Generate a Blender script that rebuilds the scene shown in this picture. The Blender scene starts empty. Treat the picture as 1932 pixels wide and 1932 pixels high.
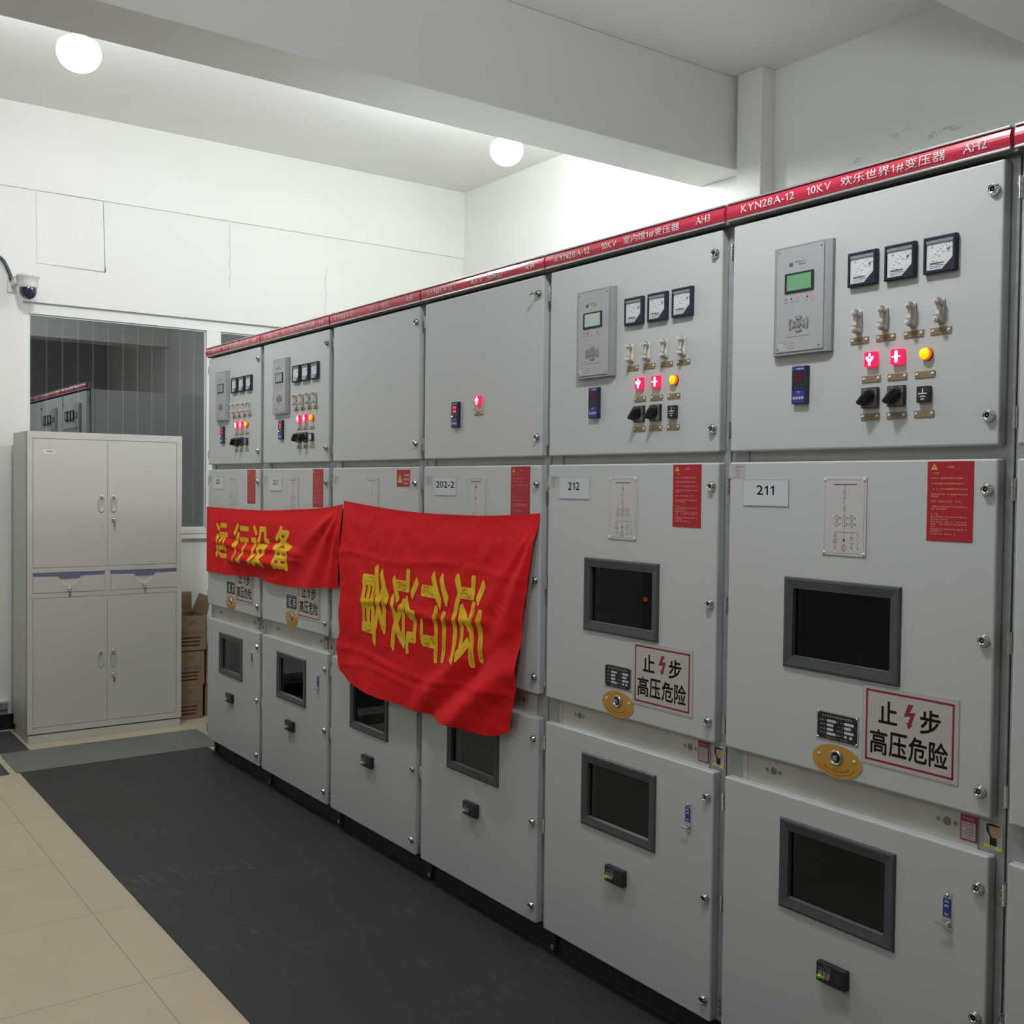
import bpy, bmesh, math, random
from mathutils import Vector, Matrix, noise

random.seed(7)
scn = bpy.context.scene
COL = scn.collection
PI = math.pi

# ------------------------------------------------------------------ camera
cam_data = bpy.data.cameras.new('camera')
cam_data.sensor_width = 36.0
cam_data.lens = 2000.0 / 1932.0 * 36.0
cam_data.clip_start = 0.05
cam = bpy.data.objects.new('camera', cam_data)
COL.objects.link(cam)
_yaw, _pitch, _roll = 0.9455, -0.0255, 0.0117
_F = Vector((-math.sin(_yaw) * math.cos(_pitch), math.cos(_yaw) * math.cos(_pitch), math.sin(_pitch)))
_R = _F.cross(Vector((0, 0, 1))).normalized()
_U = _R.cross(_F)
_c, _s = math.cos(_roll), math.sin(_roll)
_R, _U = _R * _c + _U * _s, _U * _c - _R * _s
cam.matrix_world = Matrix(((_R.x, _U.x, -_F.x, 1.2039), (_R.y, _U.y, -_F.y, -2.1576),
                           (_R.z, _U.z, -_F.z, 1.5852), (0, 0, 0, 1)))
scn.camera = cam

# ------------------------------------------------------------------ world, exposure
world = bpy.data.worlds.new('world')
scn.world = world
world.use_nodes = True
world.node_tree.nodes['Background'].inputs[0].default_value = (0.8, 0.85, 0.9, 1)
world.node_tree.nodes['Background'].inputs[1].default_value = 0.05
scn.view_settings.view_transform = 'Standard'
scn.view_settings.look = 'None'
scn.view_settings.gamma = 1.0
scn.view_settings.use_curve_mapping = False
scn.view_settings.exposure = -0.22
scn.cycles.use_denoising = True
scn.cycles.use_adaptive_sampling = True
scn.cycles.adaptive_threshold = 0.02
scn.cycles.max_bounces = 9
scn.cycles.diffuse_bounces = 5
scn.cycles.caustics_reflective = False
scn.cycles.caustics_refractive = False
scn.cycles.sample_clamp_indirect = 6.0

# room lamps: (x, y, z, emission strength, label)
LAMP_FAR, LAMP_NEAR = 238.0, 190.0
LAMPS = [
    (-3.84, -0.94, 3.50, LAMP_FAR, 'glowing white lamp hanging at the upper left behind the beam'),
    (-3.79, 1.38, 3.50, LAMP_FAR, 'glowing white lamp hanging behind the beam above the cabinet row'),
    (-0.50, -0.76, 3.12, LAMP_NEAR, 'white lamp hanging beside the near beam in front of cabinet 211'),
    (-0.50, -3.45, 3.12, LAMP_NEAR * 0.6, 'added fill lamp out of view beside the near beam by the left wall'),  # unseen fill lamp, added to lift the general light level
]

# ------------------------------------------------------------------ materials
def mat(name, color, rough=0.5, metal=0.0, emit=None, strength=0.0, bump=0.0, bscale=200.0, var=0.0,
        vscale=3.0, spec=0.5, coat=0.0):
    m = bpy.data.materials.new(name)
    m.use_nodes = True
    nt = m.node_tree
    b = nt.nodes['Principled BSDF']
    b.inputs['Base Color'].default_value = (*color, 1)
    b.inputs['Roughness'].default_value = rough
    b.inputs['Metallic'].default_value = metal
    b.inputs['Specular IOR Level'].default_value = spec
    b.inputs['Coat Weight'].default_value = coat
    if emit:
        b.inputs['Emission Color'].default_value = (*emit, 1)
        b.inputs['Emission Strength'].default_value = strength
    if bump or var:
        tc = nt.nodes.new('ShaderNodeTexCoord')
        if bump:
            n = nt.nodes.new('ShaderNodeTexNoise')
            n.inputs['Scale'].default_value = bscale
            n.inputs['Detail'].default_value = 3
            nt.links.new(tc.outputs['Object'], n.inputs['Vector'])
            bp = nt.nodes.new('ShaderNodeBump')
            bp.inputs['Strength'].default_value = bump
            bp.inputs['Distance'].default_value = 0.002
            nt.links.new(n.outputs['Fac'], bp.inputs['Height'])
            nt.links.new(bp.outputs['Normal'], b.inputs['Normal'])
        if var:
            n = nt.nodes.new('ShaderNodeTexNoise')
            n.inputs['Scale'].default_value = vscale
            n.inputs['Detail'].default_value = 5
            nt.links.new(tc.outputs['Object'], n.inputs['Vector'])
            r = nt.nodes.new('ShaderNodeMapRange')
            r.inputs['From Min'].default_value = 0.3
            r.inputs['From Max'].default_value = 0.7
            r.inputs['To Min'].default_value = 1 - var
            r.inputs['To Max'].default_value = 1 + var
            nt.links.new(n.outputs['Fac'], r.inputs['Value'])
            mx = nt.nodes.new('ShaderNodeMix')
            mx.data_type = 'RGBA'
            mx.blend_type = 'MULTIPLY'
            mx.inputs[0].default_value = 1
            mx.inputs[6].default_value = (*color, 1)
            nt.links.new(r.outputs['Result'], mx.inputs[7])
            nt.links.new(mx.outputs[2], b.inputs['Base Color'])
    return m

def glass_mat(name, tint, fac, rough=0.0):
    m = bpy.data.materials.new(name)
    m.use_nodes = True
    nt = m.node_tree
    nt.nodes.clear()
    out = nt.nodes.new('ShaderNodeOutputMaterial')
    tr = nt.nodes.new('ShaderNodeBsdfTransparent')
    tr.inputs['Color'].default_value = (*tint, 1)
    gl = nt.nodes.new('ShaderNodeBsdfGlossy')
    gl.inputs['Roughness'].default_value = rough
    gl.inputs['Color'].default_value = (0.95, 0.97, 1, 1)
    fr = nt.nodes.new('ShaderNodeFresnel')
    fr.inputs['IOR'].default_value = 1.5
    ad = nt.nodes.new('ShaderNodeMath')
    ad.operation = 'ADD'
    ad.use_clamp = True
    ad.inputs[1].default_value = fac
    nt.links.new(fr.outputs[0], ad.inputs[0])
    mix = nt.nodes.new('ShaderNodeMixShader')
    geo = nt.nodes.new('ShaderNodeNewGeometry')
    inv = nt.nodes.new('ShaderNodeMath')
    inv.operation = 'SUBTRACT'
    inv.inputs[0].default_value = 1.0
    nt.links.new(geo.outputs['Backfacing'], inv.inputs[1])
    front = nt.nodes.new('ShaderNodeMath')
    front.operation = 'MULTIPLY'
    nt.links.new(ad.outputs[0], front.inputs[0])
    nt.links.new(inv.outputs[0], front.inputs[1])
    nt.links.new(front.outputs[0], mix.inputs[0])
    nt.links.new(tr.outputs[0], mix.inputs[1])
    nt.links.new(gl.outputs[0], mix.inputs[2])
    nt.links.new(mix.outputs[0], out.inputs[0])
    return m

M = {}
M['wall'] = mat('white_wall_paint', (0.825, 0.83, 0.79), 0.75, bump=0.15, bscale=60, var=0.02, vscale=1.5)
M['ceiling'] = mat('ceiling_paint', (0.80, 0.805, 0.765), 0.8, bump=0.15, bscale=40, var=0.02, vscale=1.2)
M['trim'] = mat('white_window_trim', (0.82, 0.83, 0.81), 0.45)
M['door'] = mat('grey_powder_coat', (0.56, 0.585, 0.58), 0.42, bump=0.05, bscale=900, var=0.012, vscale=2)
M['galv'] = mat('galvanised_steel', (0.42, 0.44, 0.45), 0.42, metal=0.35, bump=0.35, bscale=160, var=0.1, vscale=60)
M['cross'] = mat('cream_sheet_steel', (0.55, 0.54, 0.50), 0.45, var=0.07, vscale=7)
M['recess'] = mat('dark_steel_and_gap_shade', (0.20, 0.205, 0.21), 0.6)  # dark steel, also used to paint shade into gaps
M['plinth'] = mat('black_plinth_paint', (0.035, 0.035, 0.035), 0.55, var=0.15, vscale=12)
M['chrome'] = mat('chrome', (0.72, 0.72, 0.73), 0.12, metal=1.0)
M['steel'] = mat('satin_steel', (0.6, 0.6, 0.6), 0.3, metal=0.9)
M['alu'] = mat('aluminium_edge', (0.62, 0.61, 0.61), 0.32, metal=0.7)
M['red_strip'] = mat('red_header_film', (0.56, 0.035, 0.075), 0.22, coat=0.4)
M['strip_text'] = mat('silver_white_lettering', (0.78, 0.72, 0.72), 0.4)
M['frame'] = mat('dark_grey_plastic', (0.068, 0.078, 0.08), 0.42, bump=0.05, bscale=600)
M['glass'] = glass_mat('tinted_cabinet_glass', (0.33, 0.35, 0.35), -0.012)
M['inner'] = mat('dark_inner_panel', (0.04, 0.043, 0.045), 0.5)
M['inner_line'] = mat('inner_panel_seam', (0.015, 0.015, 0.015), 0.6)
M['red_lamp'] = mat('small_red_button', (0.6, 0.05, 0.02), 0.3, emit=(1, 0.12, 0.05), strength=0.7)
M['truck_red'] = mat('lit_red_button', (0.6, 0.05, 0.02), 0.3, emit=(1, 0.10, 0.04), strength=1.3)
M['relay'] = mat('relay_grey_aluminium', (0.34, 0.35, 0.365), 0.4, metal=0.25)
M['relay_face'] = mat('relay_face_silver', (0.43, 0.44, 0.46), 0.42, metal=0.1)
M['black'] = mat('black_plastic', (0.022, 0.023, 0.028), 0.4)
M['navy'] = mat('navy_black_plastic', (0.018, 0.02, 0.045), 0.4)
M['dkgrey'] = mat('dark_grey_print', (0.14, 0.14, 0.15), 0.6)
M['grey'] = mat('mid_grey_plastic', (0.24, 0.24, 0.25), 0.5)
M['lcd_on'] = mat('green_screen', (0.12, 0.26, 0.15), 0.25, emit=(0.13, 0.36, 0.16), strength=0.35)
M['lcd_pale'] = mat('pale_green_screen', (0.34, 0.43, 0.36), 0.25, emit=(0.3, 0.42, 0.33), strength=0.3)
M['lcd_off'] = mat('grey_screen', (0.33, 0.35, 0.34), 0.25)
M['logo_blue'] = mat('blue_logo_print', (0.06, 0.06, 0.32), 0.5)
M['blue'] = mat('blue_panel_print', (0.03, 0.05, 0.30), 0.4)
M['dial'] = mat('white_dial', (0.72, 0.75, 0.80), 0.3)
M['white'] = mat('white_plastic', (0.78, 0.78, 0.76), 0.4)
M['ivory'] = mat('ivory_ceramic', (0.70, 0.67, 0.61), 0.35)
M['brass'] = mat('brown_brass_plate', (0.30, 0.225, 0.13), 0.45, metal=0.2)
M['gold'] = mat('gold_plate', (0.62, 0.34, 0.075), 0.38, metal=0.35)
M['gold_text'] = mat('brown_print', (0.22, 0.11, 0.03), 0.6)
M['red_led'] = mat('red_indicator_lens', (0.62, 0.012, 0.05), 0.3, emit=(1.0, 0.01, 0.10), strength=1.0)
M['led_white'] = mat('lit_white_symbol', (1, 0.9, 0.9), 0.4, emit=(1.0, 0.62, 0.70), strength=9.0)
M['led_ring'] = mat('lit_red_rim', (0.8, 0.02, 0.1), 0.4, emit=(1.0, 0.01, 0.13), strength=1.6)
M['amber'] = mat('lit_amber_lens', (0.9, 0.45, 0.02), 0.3, emit=(1.0, 0.42, 0.0), strength=1.6)
M['amber_side'] = mat('amber_lens_side', (0.8, 0.2, 0.02), 0.3, emit=(1.0, 0.18, 0.0), strength=0.7)
M['seg_red'] = mat('lit_red_digits', (0.5, 0.02, 0.03), 0.3, emit=(1.0, 0.03, 0.08), strength=2.2)
M['seg_dim'] = mat('dim_red_window', (0.11, 0.012, 0.02), 0.25)
M['switch_plate'] = mat('brown_grey_switch_plate', (0.17, 0.15, 0.155), 0.45)
M['handle_black'] = mat('black_switch_handle', (0.02, 0.014, 0.018), 0.45)
M['plate_white'] = mat('white_number_plate', (0.62, 0.66, 0.70), 0.35)
M['diagram'] = mat('pale_diagram_plate', (0.60, 0.575, 0.585), 0.4)
M['line_dark'] = mat('dark_line_print', (0.10, 0.085, 0.09), 0.6)
M['line_red'] = mat('dark_red_line_print', (0.30, 0.04, 0.05), 0.6)
M['notice_red'] = mat('red_notice_sticker', (0.43, 0.016, 0.028), 0.42)
M['notice_text'] = mat('pale_red_print', (0.62, 0.22, 0.20), 0.6)
M['tri_yellow'] = mat('yellow_warning_triangle', (0.72, 0.42, 0.10), 0.5)
M['sign'] = mat('beige_sign_plate', (0.55, 0.51, 0.47), 0.42)
M['sign_edge'] = mat('grey_sign_edge', (0.47, 0.47, 0.46), 0.42)
M['sign_red'] = mat('dark_red_border', (0.27, 0.022, 0.045), 0.5)
M['ink'] = mat('black_sign_ink', (0.012, 0.011, 0.011), 0.5)
M['paper'] = mat('pale_sticker', (0.50, 0.51, 0.50), 0.5)
M['rating'] = mat('black_rating_plate', (0.014, 0.014, 0.016), 0.4)
M['yellow'] = mat('yellow_plastic', (0.72, 0.68, 0.03), 0.35)
M['green'] = mat('green_plastic', (0.05, 0.48, 0.17), 0.35)
M['red_plastic'] = mat('red_plastic', (0.55, 0.03, 0.05), 0.35)
M['skin_print'] = mat('tan_hand_print', (0.50, 0.33, 0.20), 0.6)
M['magenta'] = mat('magenta_sticker', (0.30, 0.03, 0.09), 0.5)
M['grey_line'] = mat('grey_outline', (0.30, 0.30, 0.29), 0.6)  # plain grey for the crossbar's edge line and bolt outlines
M['filecab'] = mat('warm_grey_cabinet_paint', (0.62, 0.605, 0.565), 0.4, bump=0.05, bscale=700)
M['filecab_dark'] = mat('shadow_gap_dark', (0.12, 0.12, 0.11), 0.6)
M['drawer_blue'] = mat('blue_grey_drawer_strip', (0.16, 0.17, 0.29), 0.4)
M['card'] = mat('brown_cardboard', (0.30, 0.205, 0.135), 0.8, bump=0.2, bscale=120, var=0.06, vscale=9)
M['card_ink'] = mat('carton_print', (0.06, 0.035, 0.025), 0.8)
M['card_soft'] = mat('faded_carton_print', (0.19, 0.14, 0.10), 0.8)
M['cam_white'] = mat('white_camera_housing', (0.76, 0.76, 0.74), 0.35)
M['dome'] = mat('dark_blue_dome', (0.012, 0.015, 0.05), 0.06, coat=0.5)
M['conduit'] = mat('dark_grey_conduit', (0.055, 0.056, 0.075), 0.5)
M['base_black'] = mat('black_skirting_tile', (0.012, 0.012, 0.014), 0.25)
M['trunk'] = mat('grey_trunking', (0.22, 0.225, 0.22), 0.45)
M['mat_grey'] = mat('grey_rubber', (0.155, 0.165, 0.158), 0.6, var=0.05, vscale=5)
M['mat_dark'] = mat('charcoal_rubber', (0.050, 0.048, 0.047), 0.6, var=0.1, vscale=5)
M['wall_dim'] = mat('bounce_cutting_wall_grey', (0.38, 0.385, 0.37), 0.75, bump=0.15, bscale=60, var=0.02, vscale=1.5)  # for the unseen walls, darkened to cut bounce light in the room
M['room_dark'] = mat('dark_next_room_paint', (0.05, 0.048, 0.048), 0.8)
M['pull'] = mat('pale_pull_metal', (0.62, 0.61, 0.59), 0.35, metal=0.35)
M['bar'] = mat('pale_security_bar', (0.55, 0.56, 0.55), 0.4)
M['globe'] = mat('lamp_globe', (1, 1, 1), 0.4)
M['crack'] = mat('grey_crack_line', (0.45, 0.45, 0.43), 0.8)
M['win_glass'] = glass_mat('reflective_window_glass', (0.80, 0.80, 0.80), 0.48)

def floor_material():
    m = bpy.data.materials.new('beige_floor_tile')
    m.use_nodes = True
    nt = m.node_tree
    b = nt.nodes['Principled BSDF']
    tc = nt.nodes.new('ShaderNodeTexCoord')
    mp = nt.nodes.new('ShaderNodeMapping')
    mp.inputs['Location'].default_value = (2.79, 1.14, 0)
    nt.links.new(tc.outputs['Object'], mp.inputs['Vector'])
    br = nt.nodes.new('ShaderNodeTexBrick')
    br.offset = 0.0
    br.inputs['Scale'].default_value = 1.0
    br.inputs['Brick Width'].default_value = 0.635
    br.inputs['Row Height'].default_value = 0.635
    br.inputs['Mortar Size'].default_value = 0.0022
    br.inputs['Mortar Smooth'].default_value = 0.4
    br.inputs['Color1'].default_value = (0.57, 0.50, 0.365, 1)
    br.inputs['Color2'].default_value = (0.55, 0.485, 0.355, 1)
    br.inputs['Mortar'].default_value = (0.30, 0.26, 0.185, 1)
    nt.links.new(mp.outputs[0], br.inputs['Vector'])
    n = nt.nodes.new('ShaderNodeTexNoise')
    n.inputs['Scale'].default_value = 6
    n.inputs['Detail'].default_value = 6
    nt.links.new(tc.outputs['Object'], n.inputs['Vector'])
    r = nt.nodes.new('ShaderNodeMapRange')
    r.inputs['To Min'].default_value = 0.92
    r.inputs['To Max'].default_value = 1.08
    nt.links.new(n.outputs['Fac'], r.inputs['Value'])
    mx = nt.nodes.new('ShaderNodeMix')
    mx.data_type = 'RGBA'
    mx.blend_type = 'MULTIPLY'
    mx.inputs[0].default_value = 1
    nt.links.new(br.outputs['Color'], mx.inputs[6])
    nt.links.new(r.outputs['Result'], mx.inputs[7])
    nt.links.new(mx.outputs[2], b.inputs['Base Color'])
    b.inputs['Roughness'].default_value = 0.38
    return m
M['floor'] = floor_material()

def black_mat_material():
    m = bpy.data.materials.new('worn_black_rubber')
    m.use_nodes = True
    nt = m.node_tree
    b = nt.nodes['Principled BSDF']
    tc = nt.nodes.new('ShaderNodeTexCoord')
    n1 = nt.nodes.new('ShaderNodeTexNoise')
    n1.inputs['Scale'].default_value = 1.6
    n1.inputs['Detail'].default_value = 8
    n1.inputs['Roughness'].default_value = 0.65
    nt.links.new(tc.outputs['Object'], n1.inputs['Vector'])
    mp = nt.nodes.new('ShaderNodeMapping')
    mp.inputs['Scale'].default_value = (14, 24, 1)
    mp.inputs['Rotation'].default_value = (0, 0, -0.5)
    nt.links.new(tc.outputs['Object'], mp.inputs['Vector'])
    n2 = nt.nodes.new('ShaderNodeTexNoise')
    n2.inputs['Scale'].default_value = 1.0
    n2.inputs['Detail'].default_value = 9
    n2.inputs['Roughness'].default_value = 0.75
    nt.links.new(mp.outputs[0], n2.inputs['Vector'])
    r1 = nt.nodes.new('ShaderNodeMapRange')
    r1.inputs['From Min'].default_value = 0.50
    r1.inputs['From Max'].default_value = 0.72
    nt.links.new(n1.outputs['Fac'], r1.inputs['Value'])
    r2 = nt.nodes.new('ShaderNodeMapRange')
    r2.inputs['From Min'].default_value = 0.50
    r2.inputs['From Max'].default_value = 0.72
    nt.links.new(n2.outputs['Fac'], r2.inputs['Value'])
    mul = nt.nodes.new('ShaderNodeMath')
    mul.operation = 'MULTIPLY'
    nt.links.new(r1.outputs[0], mul.inputs[0])
    nt.links.new(r2.outputs[0], mul.inputs[1])
    mx = nt.nodes.new('ShaderNodeMix')
    mx.data_type = 'RGBA'
    mx.inputs[6].default_value = (0.038, 0.037, 0.037, 1)
    mx.inputs[7].default_value = (0.19, 0.185, 0.18, 1)
    nt.links.new(mul.outputs[0], mx.inputs[0])
    nt.links.new(mx.outputs[2], b.inputs['Base Color'])
    b.inputs['Roughness'].default_value = 0.62
    b.inputs['Specular IOR Level'].default_value = 0.35
    return m
M['mat_black'] = black_mat_material()

def fabric_material(name, color):
    m = bpy.data.materials.new(name)
    m.use_nodes = True
    nt = m.node_tree
    b = nt.nodes['Principled BSDF']
    b.inputs['Base Color'].default_value = (*color, 1)
    b.inputs['Roughness'].default_value = 0.75
    b.inputs['Specular IOR Level'].default_value = 0.25
    b.inputs['Sheen Weight'].default_value = 0.15
    b.inputs['Sheen Tint'].default_value = (*color, 1)
    tc = nt.nodes.new('ShaderNodeTexCoord')
    n = nt.nodes.new('ShaderNodeTexNoise')
    n.inputs['Scale'].default_value = 14
    n.inputs['Detail'].default_value = 8
    n.inputs['Distortion'].default_value = 0.8
    nt.links.new(tc.outputs['Object'], n.inputs['Vector'])
    bp = nt.nodes.new('ShaderNodeBump')
    bp.inputs['Strength'].default_value = 0.25
    bp.inputs['Distance'].default_value = 0.012
    nt.links.new(n.outputs['Fac'], bp.inputs['Height'])
    nt.links.new(bp.outputs['Normal'], b.inputs['Normal'])
    return m
M['cloth'] = fabric_material('red_banner_cloth', (0.74, 0.008, 0.013))
M['cloth_yellow'] = fabric_material('yellow_cloth_lettering', (0.88, 0.57, 0.03))

def back_wall_material():
    # white wall with a band of dark scuffs of their own just above the cabinet row
    m = M['wall'].copy()
    m.name = 'scuffed_white_wall_paint'
    nt = m.node_tree
    b = nt.nodes['Principled BSDF']
    src = b.inputs['Base Color'].links[0].from_socket
    tc = nt.nodes.new('ShaderNodeTexCoord')
    sp = nt.nodes.new('ShaderNodeSeparateXYZ')
    nt.links.new(tc.outputs['Object'], sp.inputs[0])
    mp = nt.nodes.new('ShaderNodeMapping')
    mp.inputs['Scale'].default_value = (5, 1, 13)
    nt.links.new(tc.outputs['Object'], mp.inputs['Vector'])
    n = nt.nodes.new('ShaderNodeTexNoise')
    n.inputs['Scale'].default_value = 1.3
    n.inputs['Detail'].default_value = 10
    n.inputs['Roughness'].default_value = 0.8
    nt.links.new(mp.outputs[0], n.inputs['Vector'])
    r = nt.nodes.new('ShaderNodeMapRange')
    r.inputs['From Min'].default_value = 0.57
    r.inputs['From Max'].default_value = 0.66
    nt.links.new(n.outputs['Fac'], r.inputs['Value'])
    def band(sock, lo, hi, soft):
        a = nt.nodes.new('ShaderNodeMapRange')
        a.inputs['From Min'].default_value = lo
        a.inputs['From Max'].default_value = lo + soft
        nt.links.new(sock, a.inputs['Value'])
        c = nt.nodes.new('ShaderNodeMapRange')
        c.inputs['From Min'].default_value = hi
        c.inputs['From Max'].default_value = hi - soft
        nt.links.new(sock, c.inputs['Value'])
        q = nt.nodes.new('ShaderNodeMath')
        q.operation = 'MULTIPLY'
        nt.links.new(a.outputs[0], q.inputs[0])
        nt.links.new(c.outputs[0], q.inputs[1])
        return q.outputs[0]
    bz = band(sp.outputs['Z'], 3.22, 3.42, 0.05)
    bx = band(sp.outputs['X'], -2.6, -0.6, 0.4)
    q1 = nt.nodes.new('ShaderNodeMath')
    q1.operation = 'MULTIPLY'
    nt.links.new(bz, q1.inputs[0])
    nt.links.new(bx, q1.inputs[1])
    q2 = nt.nodes.new('ShaderNodeMath')
    q2.operation = 'MULTIPLY'
    nt.links.new(q1.outputs[0], q2.inputs[0])
    nt.links.new(r.outputs[0], q2.inputs[1])
    mx = nt.nodes.new('ShaderNodeMix')
    mx.data_type = 'RGBA'
    mx.inputs[7].default_value = (0.22, 0.21, 0.18, 1)
    nt.links.new(q2.outputs[0], mx.inputs[0])
    nt.links.new(src, mx.inputs[6])
    nt.links.new(mx.outputs[2], b.inputs['Base Color'])
    return m
M['wall_back'] = back_wall_material()

# ------------------------------------------------------------------ mesh helpers
_text_cache = {}
def raw_shape(body):
    c = bpy.data.curves.new('lettering', 'FONT')
    c.body = body
    c.resolution_u = 3
    o = bpy.data.objects.new('lettering', c)
    COL.objects.link(o)
    dg = bpy.context.evaluated_depsgraph_get()
    me = bpy.data.meshes.new_from_object(o.evaluated_get(dg))
    vs = [(v.co.x, v.co.y) for v in me.vertices]
    fs = [tuple(p.vertices) for p in me.polygons]
    bpy.data.objects.remove(o)
    bpy.data.curves.remove(c)
    bpy.data.meshes.remove(me)
    return vs, fs

def text_shape(body, bold=0.0):
    """flat outline of a line of lettering in the unit square, thickened by overlapping copies"""
    key = (body, bold)
    if key in _text_cache:
        return _text_cache[key]
    if '1' in body:        # the numeral one gets a flag
        vs, fs, x = [], [], 0.0
        for ch in body:
            if ch == ' ':
                x += 0.3
                continue
            if ch == '1':
                h = 0.675
                v, f = [(0.17, 0), (0.25, 0), (0.25, h), (0.19, h), (0.02, h - 0.17), (0.05, h - 0.225), (0.17, h - 0.125)], [(0, 1, 2, 3, 6), (3, 4, 5, 6)]
            else:
                v, f = raw_shape(ch)
            lo, hi = min(p[0] for p in v), max(p[0] for p in v)
            k = len(vs)
            vs += [(p[0] - lo + x, p[1]) for p in v]
            fs += [tuple(i + k for i in q) for q in f]
            x += hi - lo + (0.16 if ch == '1' else 0.10)
    else:
        vs, fs = raw_shape(body)
    if bold:
        n = len(vs)
        v0, f0 = list(vs), list(fs)
        vs, fs = [], []
        for i in range(8):
            t = 2 * PI * i / 8
            vs += [(x + bold * math.cos(t), y + bold * math.sin(t)) for x, y in v0]
            fs += [tuple(j + n * i for j in q) for q in f0]
    xs = [v[0] for v in vs]
    ys = [v[1] for v in vs]
    x0, x1, y0, y1 = min(xs), max(xs), min(ys), max(ys)
    vs = [((x - x0) / max(x1 - x0, 1e-6), (y - y0) / max(y1 - y0, 1e-6)) for x, y in vs]
    _text_cache[key] = (vs, fs, (x1 - x0) / max(y1 - y0, 1e-6))
    return _text_cache[key]

class MB:
    """collects shapes and builds ONE mesh; panels face -y"""
    def __init__(self):
        self.v, self.f, self.m, self.s, self.mats = [], [], [], [], []
    def mi(self, name):
        mt = M[name]
        if mt not in self.mats:
            self.mats.append(mt)
        return self.mats.index(mt)
    def add(self, vs, fs, mname, smooth=False):
        k = len(self.v)
        self.v += [tuple(p) for p in vs]
        i = self.mi(mname)
        for f in fs:
            self.f.append(tuple(a + k for a in f))
            self.m.append(i)
            self.s.append(smooth)
        return self
    def addbm(self, bm, mname, smooth=False):
        bm.verts.ensure_lookup_table()
        bm.verts.index_update()
        self.add([v.co[:] for v in bm.verts], [tuple(v.index for v in f.verts) for f in bm.faces], mname, smooth)
        bm.free()
        return self
    def box(self, x0, x1, y0, y1, z0, z1, mname, bevel=0.0, seg=2):
        bm = bmesh.new()
        bmesh.ops.create_cube(bm, size=1.0)
        for v in bm.verts:
            v.co = ((x0 + x1) / 2 + v.co.x * (x1 - x0), (y0 + y1) / 2 + v.co.y * (y1 - y0), (z0 + z1) / 2 + v.co.z * (z1 - z0))
        if bevel:
            bmesh.ops.bevel(bm, geom=list(bm.edges), offset=bevel, segments=seg, profile=0.5, affect='EDGES')
        return self.addbm(bm, mname)
    def cyl(self, p0, p1, r0, mname, r1=None, n=20, caps=True):
        r1 = r0 if r1 is None else r1
        a, b = Vector(p0), Vector(p1)
        d = (b - a).normalized()
        u = d.orthogonal().normalized()
        w = d.cross(u)
        vs = []
        for c, r in ((a, r0), (b, r1)):
            for i in range(n):
                t = 2 * PI * i / n
                vs.append(c + (u * math.cos(t) + w * math.sin(t)) * r)
        self.add(vs, [(i, (i + 1) % n, n + (i + 1) % n, n + i) for i in range(n)], mname, n > 8)
        if caps:
            self.add(vs[:n], [tuple(range(n - 1, -1, -1))], mname)
            self.add(vs[n:], [tuple(range(n))], mname)
        return self
    def lathe(self, c, prof, mname, axis='y', n=24):
        """prof: (radius, offset) pairs; offset runs along -y (out of the panel) or +z"""
        vs = []
        for r, h in prof:
            for i in range(n):
                t = 2 * PI * i / n
                if axis == 'y':
                    vs.append((c[0] + r * math.cos(t), c[1] - h, c[2] + r * math.sin(t)))
                else:
                    vs.append((c[0] + r * math.cos(t), c[1] + r * math.sin(t), c[2] + h))
        fs = []
        for k in range(len(prof) - 1):
            for i in range(n):
                fs.append((k * n + i, k * n + (i + 1) % n, (k + 1) * n + (i + 1) % n, (k + 1) * n + i))
        self.add(vs, fs, mname, True)
        return self
    def tube(self, pts, r, mname, n=10):
        pts = [Vector(p) for p in pts]
        vs, fs = [], []
        u = None
        for k, p in enumerate(pts):
            d = (pts[min(k + 1, len(pts) - 1)] - pts[max(k - 1, 0)]).normalized()
            u = d.orthogonal().normalized() if u is None else (u - d * u.dot(d)).normalized()
            w = d.cross(u)
            for i in range(n):
                t = 2 * PI * i / n
                vs.append(p + (u * math.cos(t) + w * math.sin(t)) * r)
        for k in range(len(pts) - 1):
            for i in range(n):
                fs.append((k * n + i, k * n + (i + 1) % n, (k + 1) * n + (i + 1) % n, (k + 1) * n + i))
        fs += [tuple(range(n - 1, -1, -1)), tuple((len(pts) - 1) * n + i for i in range(n))]
        return self.add(vs, fs, mname, True)
    def rings(self, rects, mname, cap=False):
        """loft of rectangles (x0, x1, z0, z1, y)"""
        vs = []
        for x0, x1, z0, z1, y in rects:
            vs += [(x0, y, z0), (x1, y, z0), (x1, y, z1), (x0, y, z1)]
        fs = []
        for k in range(len(rects) - 1):
            for i in range(4):
                fs.append((4 * k + i, 4 * k + (i + 1) % 4, 4 * k + 4 + (i + 1) % 4, 4 * k + 4 + i))
        if cap:
            k = 4 * (len(rects) - 1)
            fs.append((k, k + 1, k + 2, k + 3))
        return self.add(vs, fs, mname)
    def rect(self, x0, x1, z0, z1, y, mname):
        return self.add([(x0, y, z0), (x1, y, z0), (x1, y, z1), (x0, y, z1)], [(0, 1, 2, 3)], mname)
    def poly(self, pts, y, mname):
        return self.add([(x, y, z) for x, z in pts], [tuple(range(len(pts)))], mname)
    def prism(self, pts, y0, y1, mname):
        n = len(pts)
        vs = [(x, y0, z) for x, z in pts] + [(x, y1, z) for x, z in pts]
        fs = [tuple(range(n)), tuple(range(2 * n - 1, n - 1, -1))] + [(i, n + i, n + (i + 1) % n, (i + 1) % n) for i in range(n)]
        return self.add(vs, fs, mname)
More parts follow.
